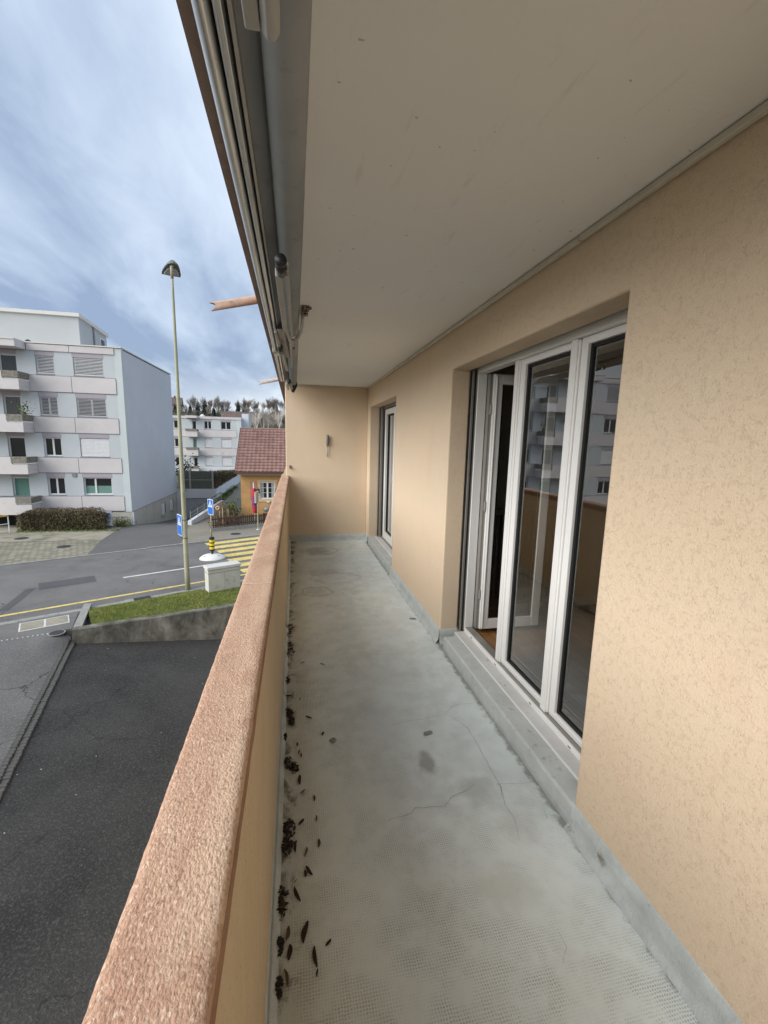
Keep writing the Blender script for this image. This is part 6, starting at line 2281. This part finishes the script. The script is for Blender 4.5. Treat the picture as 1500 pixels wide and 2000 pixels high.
# ================================================================== HILL: houses and trees
def far_house(x_, y_, w_, d_, h_, rh_, lab, rotz):
    z_ = hill_z(x_, y_) - 0.4
    t_ = thing('hill_house', lab, 'house', (x_, y_, z_), 'houses on the wooded hill')
    t_.rotation_euler = (0, 0, rotz)
    wl_ = MB().box(-w_ / 2, w_ / 2, -d_ / 2, d_ / 2, 0, h_)
    o_ = wl_.build('wall', 'far_wall', None)
    o_.parent = t_
    k = MB()
    k.add([(-w_ / 2 - .5, -d_ / 2 - .5, h_ - .2), (w_ / 2 + .5, -d_ / 2 - .5, h_ - .2), (w_ / 2 + .5, d_ / 2 + .5, h_ - .2), (-w_ / 2 - .5, d_ / 2 + .5, h_ - .2), (-w_ / 2 - .5, 0, h_ + rh_), (w_ / 2 + .5, 0, h_ + rh_)],
          [(0, 1, 5, 4), (2, 3, 4, 5), (0, 4, 3), (1, 2, 5), (0, 3, 2, 1)])
    o_ = k.build('roof', 'brown_roof', None)
    o_.parent = t_
    ch = MB().box(w_ * .2, w_ * .2 + .6, -.3, .3, h_ + rh_ * .5, h_ + rh_ + .6).build('chimney', 'brown_roof', None)
    ch.parent = o_
    for a in (-.28, 0, .28):
        q = MB().box(w_ * a - .6, w_ * a + .6, -d_ / 2 - .05, -d_ / 2 - .01, h_ * .4, h_ * .8).build('window', 'farglass', None)
        q.parent = t_
    return t_


far_house(-50, 196, 9, 7, 3.2, 3.0, 'brown roofed hill house nearest the left apartment block', R(8))
far_house(-15.2, 132, 7, 6, 2.4, 2.4, 'reddish roofed hill house just above the stair tower', R(3))
far_house(-5.6, 140, 5, 5, 2.2, 2.4, 'gabled hill house below the birches, right of the stair tower', R(80))


def bare_tree(seed, h_, spread, lev=5, trunk_r=0.2, first=0.28, rmin=0.02):
    rg_ = random.Random(seed)
    tr_, br_ = MB(), MB()

    def grow(p, d, ln, r_, lv):
        n_ = 3
        pts_ = [p]
        q = p.copy()
        dd_ = d.copy()
        for k in range(n_):
            dd_ = (dd_ + Vector((rg_.gauss(0, .13), rg_.gauss(0, .13), 0.06))).normalized()
            q = q + dd_ * ln / n_
            pts_.append(q.copy())
        rs = [r_ * (1 - 0.45 * k / n_) for k in range(n_ + 1)]
        (tr_ if lv == 0 else br_).tube(pts_, rs, 6 if lv == 0 else 3, False)
        if lv >= lev:
            return
        nb_ = rg_.choice((3, 4)) if lv < 3 else rg_.choice((2, 3, 3))
        for k in range(nb_):
            t_ = rg_.uniform(0.45, 1.0)
            i_ = min(n_ - 1, int(t_ * n_))
            st_ = pts_[i_].lerp(pts_[i_ + 1], t_ * n_ - i_)
            a = rg_.uniform(0, 6.28)
            side = Vector((math.cos(a), math.sin(a), 0))
            nd = (dd_ * rg_.uniform(.8, 1.2) + side * spread * rg_.uniform(.5, 1.1) + Vector((0, 0, .18))).normalized()
            grow(st_, nd, ln * rg_.uniform(.58, .78), max(rmin, r_ * .52), lv + 1)
        grow(q, dd_, ln * .72, max(rmin, r_ * .55), lv + 1)
    grow(Vector((0, 0, -.3)), Vector((rg_.gauss(0, .04), rg_.gauss(0, .04), 1)), h_ * first, trunk_r, 0)
    return tr_.mesh('trunk'), br_.mesh('crown')


def conifer(seed, h_, w_):
    rg_ = random.Random(seed)
    t_ = MB().tube([(0, 0, -.3), (0, 0, h_ * .95)], [h_ * .014, .03], 6)
    c = MB()
    z_ = h_ * .10
    while z_ < h_:
        f_ = 1 - z_ / h_
        rr_ = w_ * (f_ ** 0.85) * rg_.uniform(.8, 1.1) + .1
        nb_ = 11
        for k in range(nb_):
            a = 2 * math.pi * (k + rg_.random()) / nb_
            r2 = rr_ * rg_.uniform(.65, 1.1)
            dz = -r2 * rg_.uniform(.15, .40)
            tip = Vector((math.cos(a) * r2, math.sin(a) * r2, z_ + dz))
            b0 = Vector((0, 0, z_ + rr_ * .12))
            sd_ = Vector((-math.sin(a), math.cos(a), 0)) * r2 * .26
            m_ = b0.lerp(tip, .6)
            c.add([b0, m_ + sd_ + Vector((0, 0, -.05 * r2)), tip, m_ - sd_ + Vector((0, 0, -.05 * r2))], [(0, 1, 2, 3)])
            c.add([b0 - Vector((0, 0, .1)), m_ + Vector((0, 0, .10 * r2)), tip, m_ - Vector((0, 0, .22 * r2))], [(0, 1, 2, 3)])
        z_ += h_ * .040 * rg_.uniform(.8, 1.2)
    return t_.mesh('trunk'), c.mesh('crown')


protos = {}
for k in range(4):
    protos['bare%d' % k] = bare_tree(100 + k, 11.0, .62, 5, .22, .30, .016)
for k in range(3):
    protos['birch%d' % k] = bare_tree(200 + k, 13.0, .36, 4, .24, .34, .020)
for k in range(3):
    protos['conifer%d' % k] = conifer(300 + k, 10.0, 2.7)
for nm, (a, c) in protos.items():
    kind = nm[:-1]
    a.materials.append(M[{'bare': 'twig', 'birch': 'birch', 'conifer': 'twig'}[kind]])
    if kind == 'bare':
        c.materials.append(M['twig_grey' if nm[-1] in '02' else 'twig'])
    elif kind == 'birch':
        c.materials.append(M['birch' if nm[-1] == '0' else 'twig_grey'])
    else:
        c.materials.append(M['conifer_b' if nm[-1] == '1' else 'conifer'])


def tree(kind, name, x_, y_, s_, lab, grp, rot):
    z_ = hill_z(x_, y_) - .2
    t_ = thing(name, lab, 'tree', (x_, y_, z_), grp)
    t_.scale = (s_, s_, s_)
    t_.rotation_euler = (0, 0, rot)
    for nm, me in zip(('trunk', 'crown'), protos[kind]):
        o_ = bpy.data.objects.new(nm, me)
        COL.objects.link(o_)
        o_.parent = t_


rt_ = random.Random(21)
# skyline of bare deciduous trees
for k in range(34):
    f_ = k / 33
    y_ = rt_.uniform(205, 235)
    x_ = (-0.262 + f_ * 0.262) * y_ + rt_.uniform(-2, 2)
    tree('bare%d' % rt_.randrange(4), 'bare_tree', x_, y_, rt_.uniform(.66, .98) * (0.72 if f_ < .18 else 1.0),
         'bare leafless tree in the row along the hill skyline', 'bare trees on the hill skyline', rt_.uniform(0, 6))
for k in range(22):
    f_ = rt_.random()
    y_ = rt_.uniform(120, 195)
    x_ = (-0.25 + f_ * 0.25) * y_
    tree('bare%d' % rt_.randrange(4), 'bare_tree', x_, y_, rt_.uniform(.35, .6), 'small bare tree on the slope between the conifers and houses', 'bare trees on the slope', rt_.uniform(0, 6))
for k, (fx_, y_, s_) in enumerate(((-.215, 186, .50), (-.200, 176, .70), (-.185, 170, .78), (-.168, 168, .55), (-.150, 172, .62), (-.142, 166, .50), (-.118, 176, .74),
                                   (-.105, 182, .78), (-.245, 188, .42), (-.135, 150, .45), (-.160, 150, .42), (-.036, 170, .6))):
    tree('conifer%d' % (k % 3), 'conifer', fx_ * y_, y_, s_ * 0.95, 'dark evergreen conifer on the wooded hill', 'conifers on the hill', k * 1.3)
labs = ['white stemmed birch leaning left above the orange roof', 'tall white birch above the middle of the orange roof', 'slender white birch between the two taller birches', 'white birch nearest the balcony end wall', 'short white birch left of the leaning birch']
for k, (fx_, y_, s_) in enumerate(((-.083, 96, .56), (-.068, 102, .62), (-.056, 104, .52), (-.034, 98, .60), (-.095, 108, .46))):
    tree('birch%d' % (k % 3), 'birch_tree', fx_ * y_, y_, s_, labs[k], 'birches above the orange roof', k * 2.1)

# thicket of bare undergrowth covering the slope, read as one mass
tk = MB()
rk = random.Random(9)
for k in range(15000):
    y_ = rk.uniform(86, 215)
    x_ = rk.uniform(-.275, .03) * y_
    z_ = hill_z(x_, y_) + abs(rk.gauss(0, 1.0))
    ln_ = rk.uniform(.5, 1.5)
    d = Vector((rk.gauss(0, .45), rk.gauss(0, .45), 1)).normalized() * ln_
    w_ = Vector((rk.uniform(-1, 1), rk.uniform(-1, 1), 0)).normalized() * rk.uniform(.03, .10)
    c = Vector((x_, y_, z_))
    tk.add([c - d * .5 - w_, c - d * .5 + w_, c + d * .5], [(0, 1, 2)])
o = stuff(tk.build('thicket', 'thicket'))
tag(o, 'grey brown leafless undergrowth covering the wooded hillside', 'undergrowth')
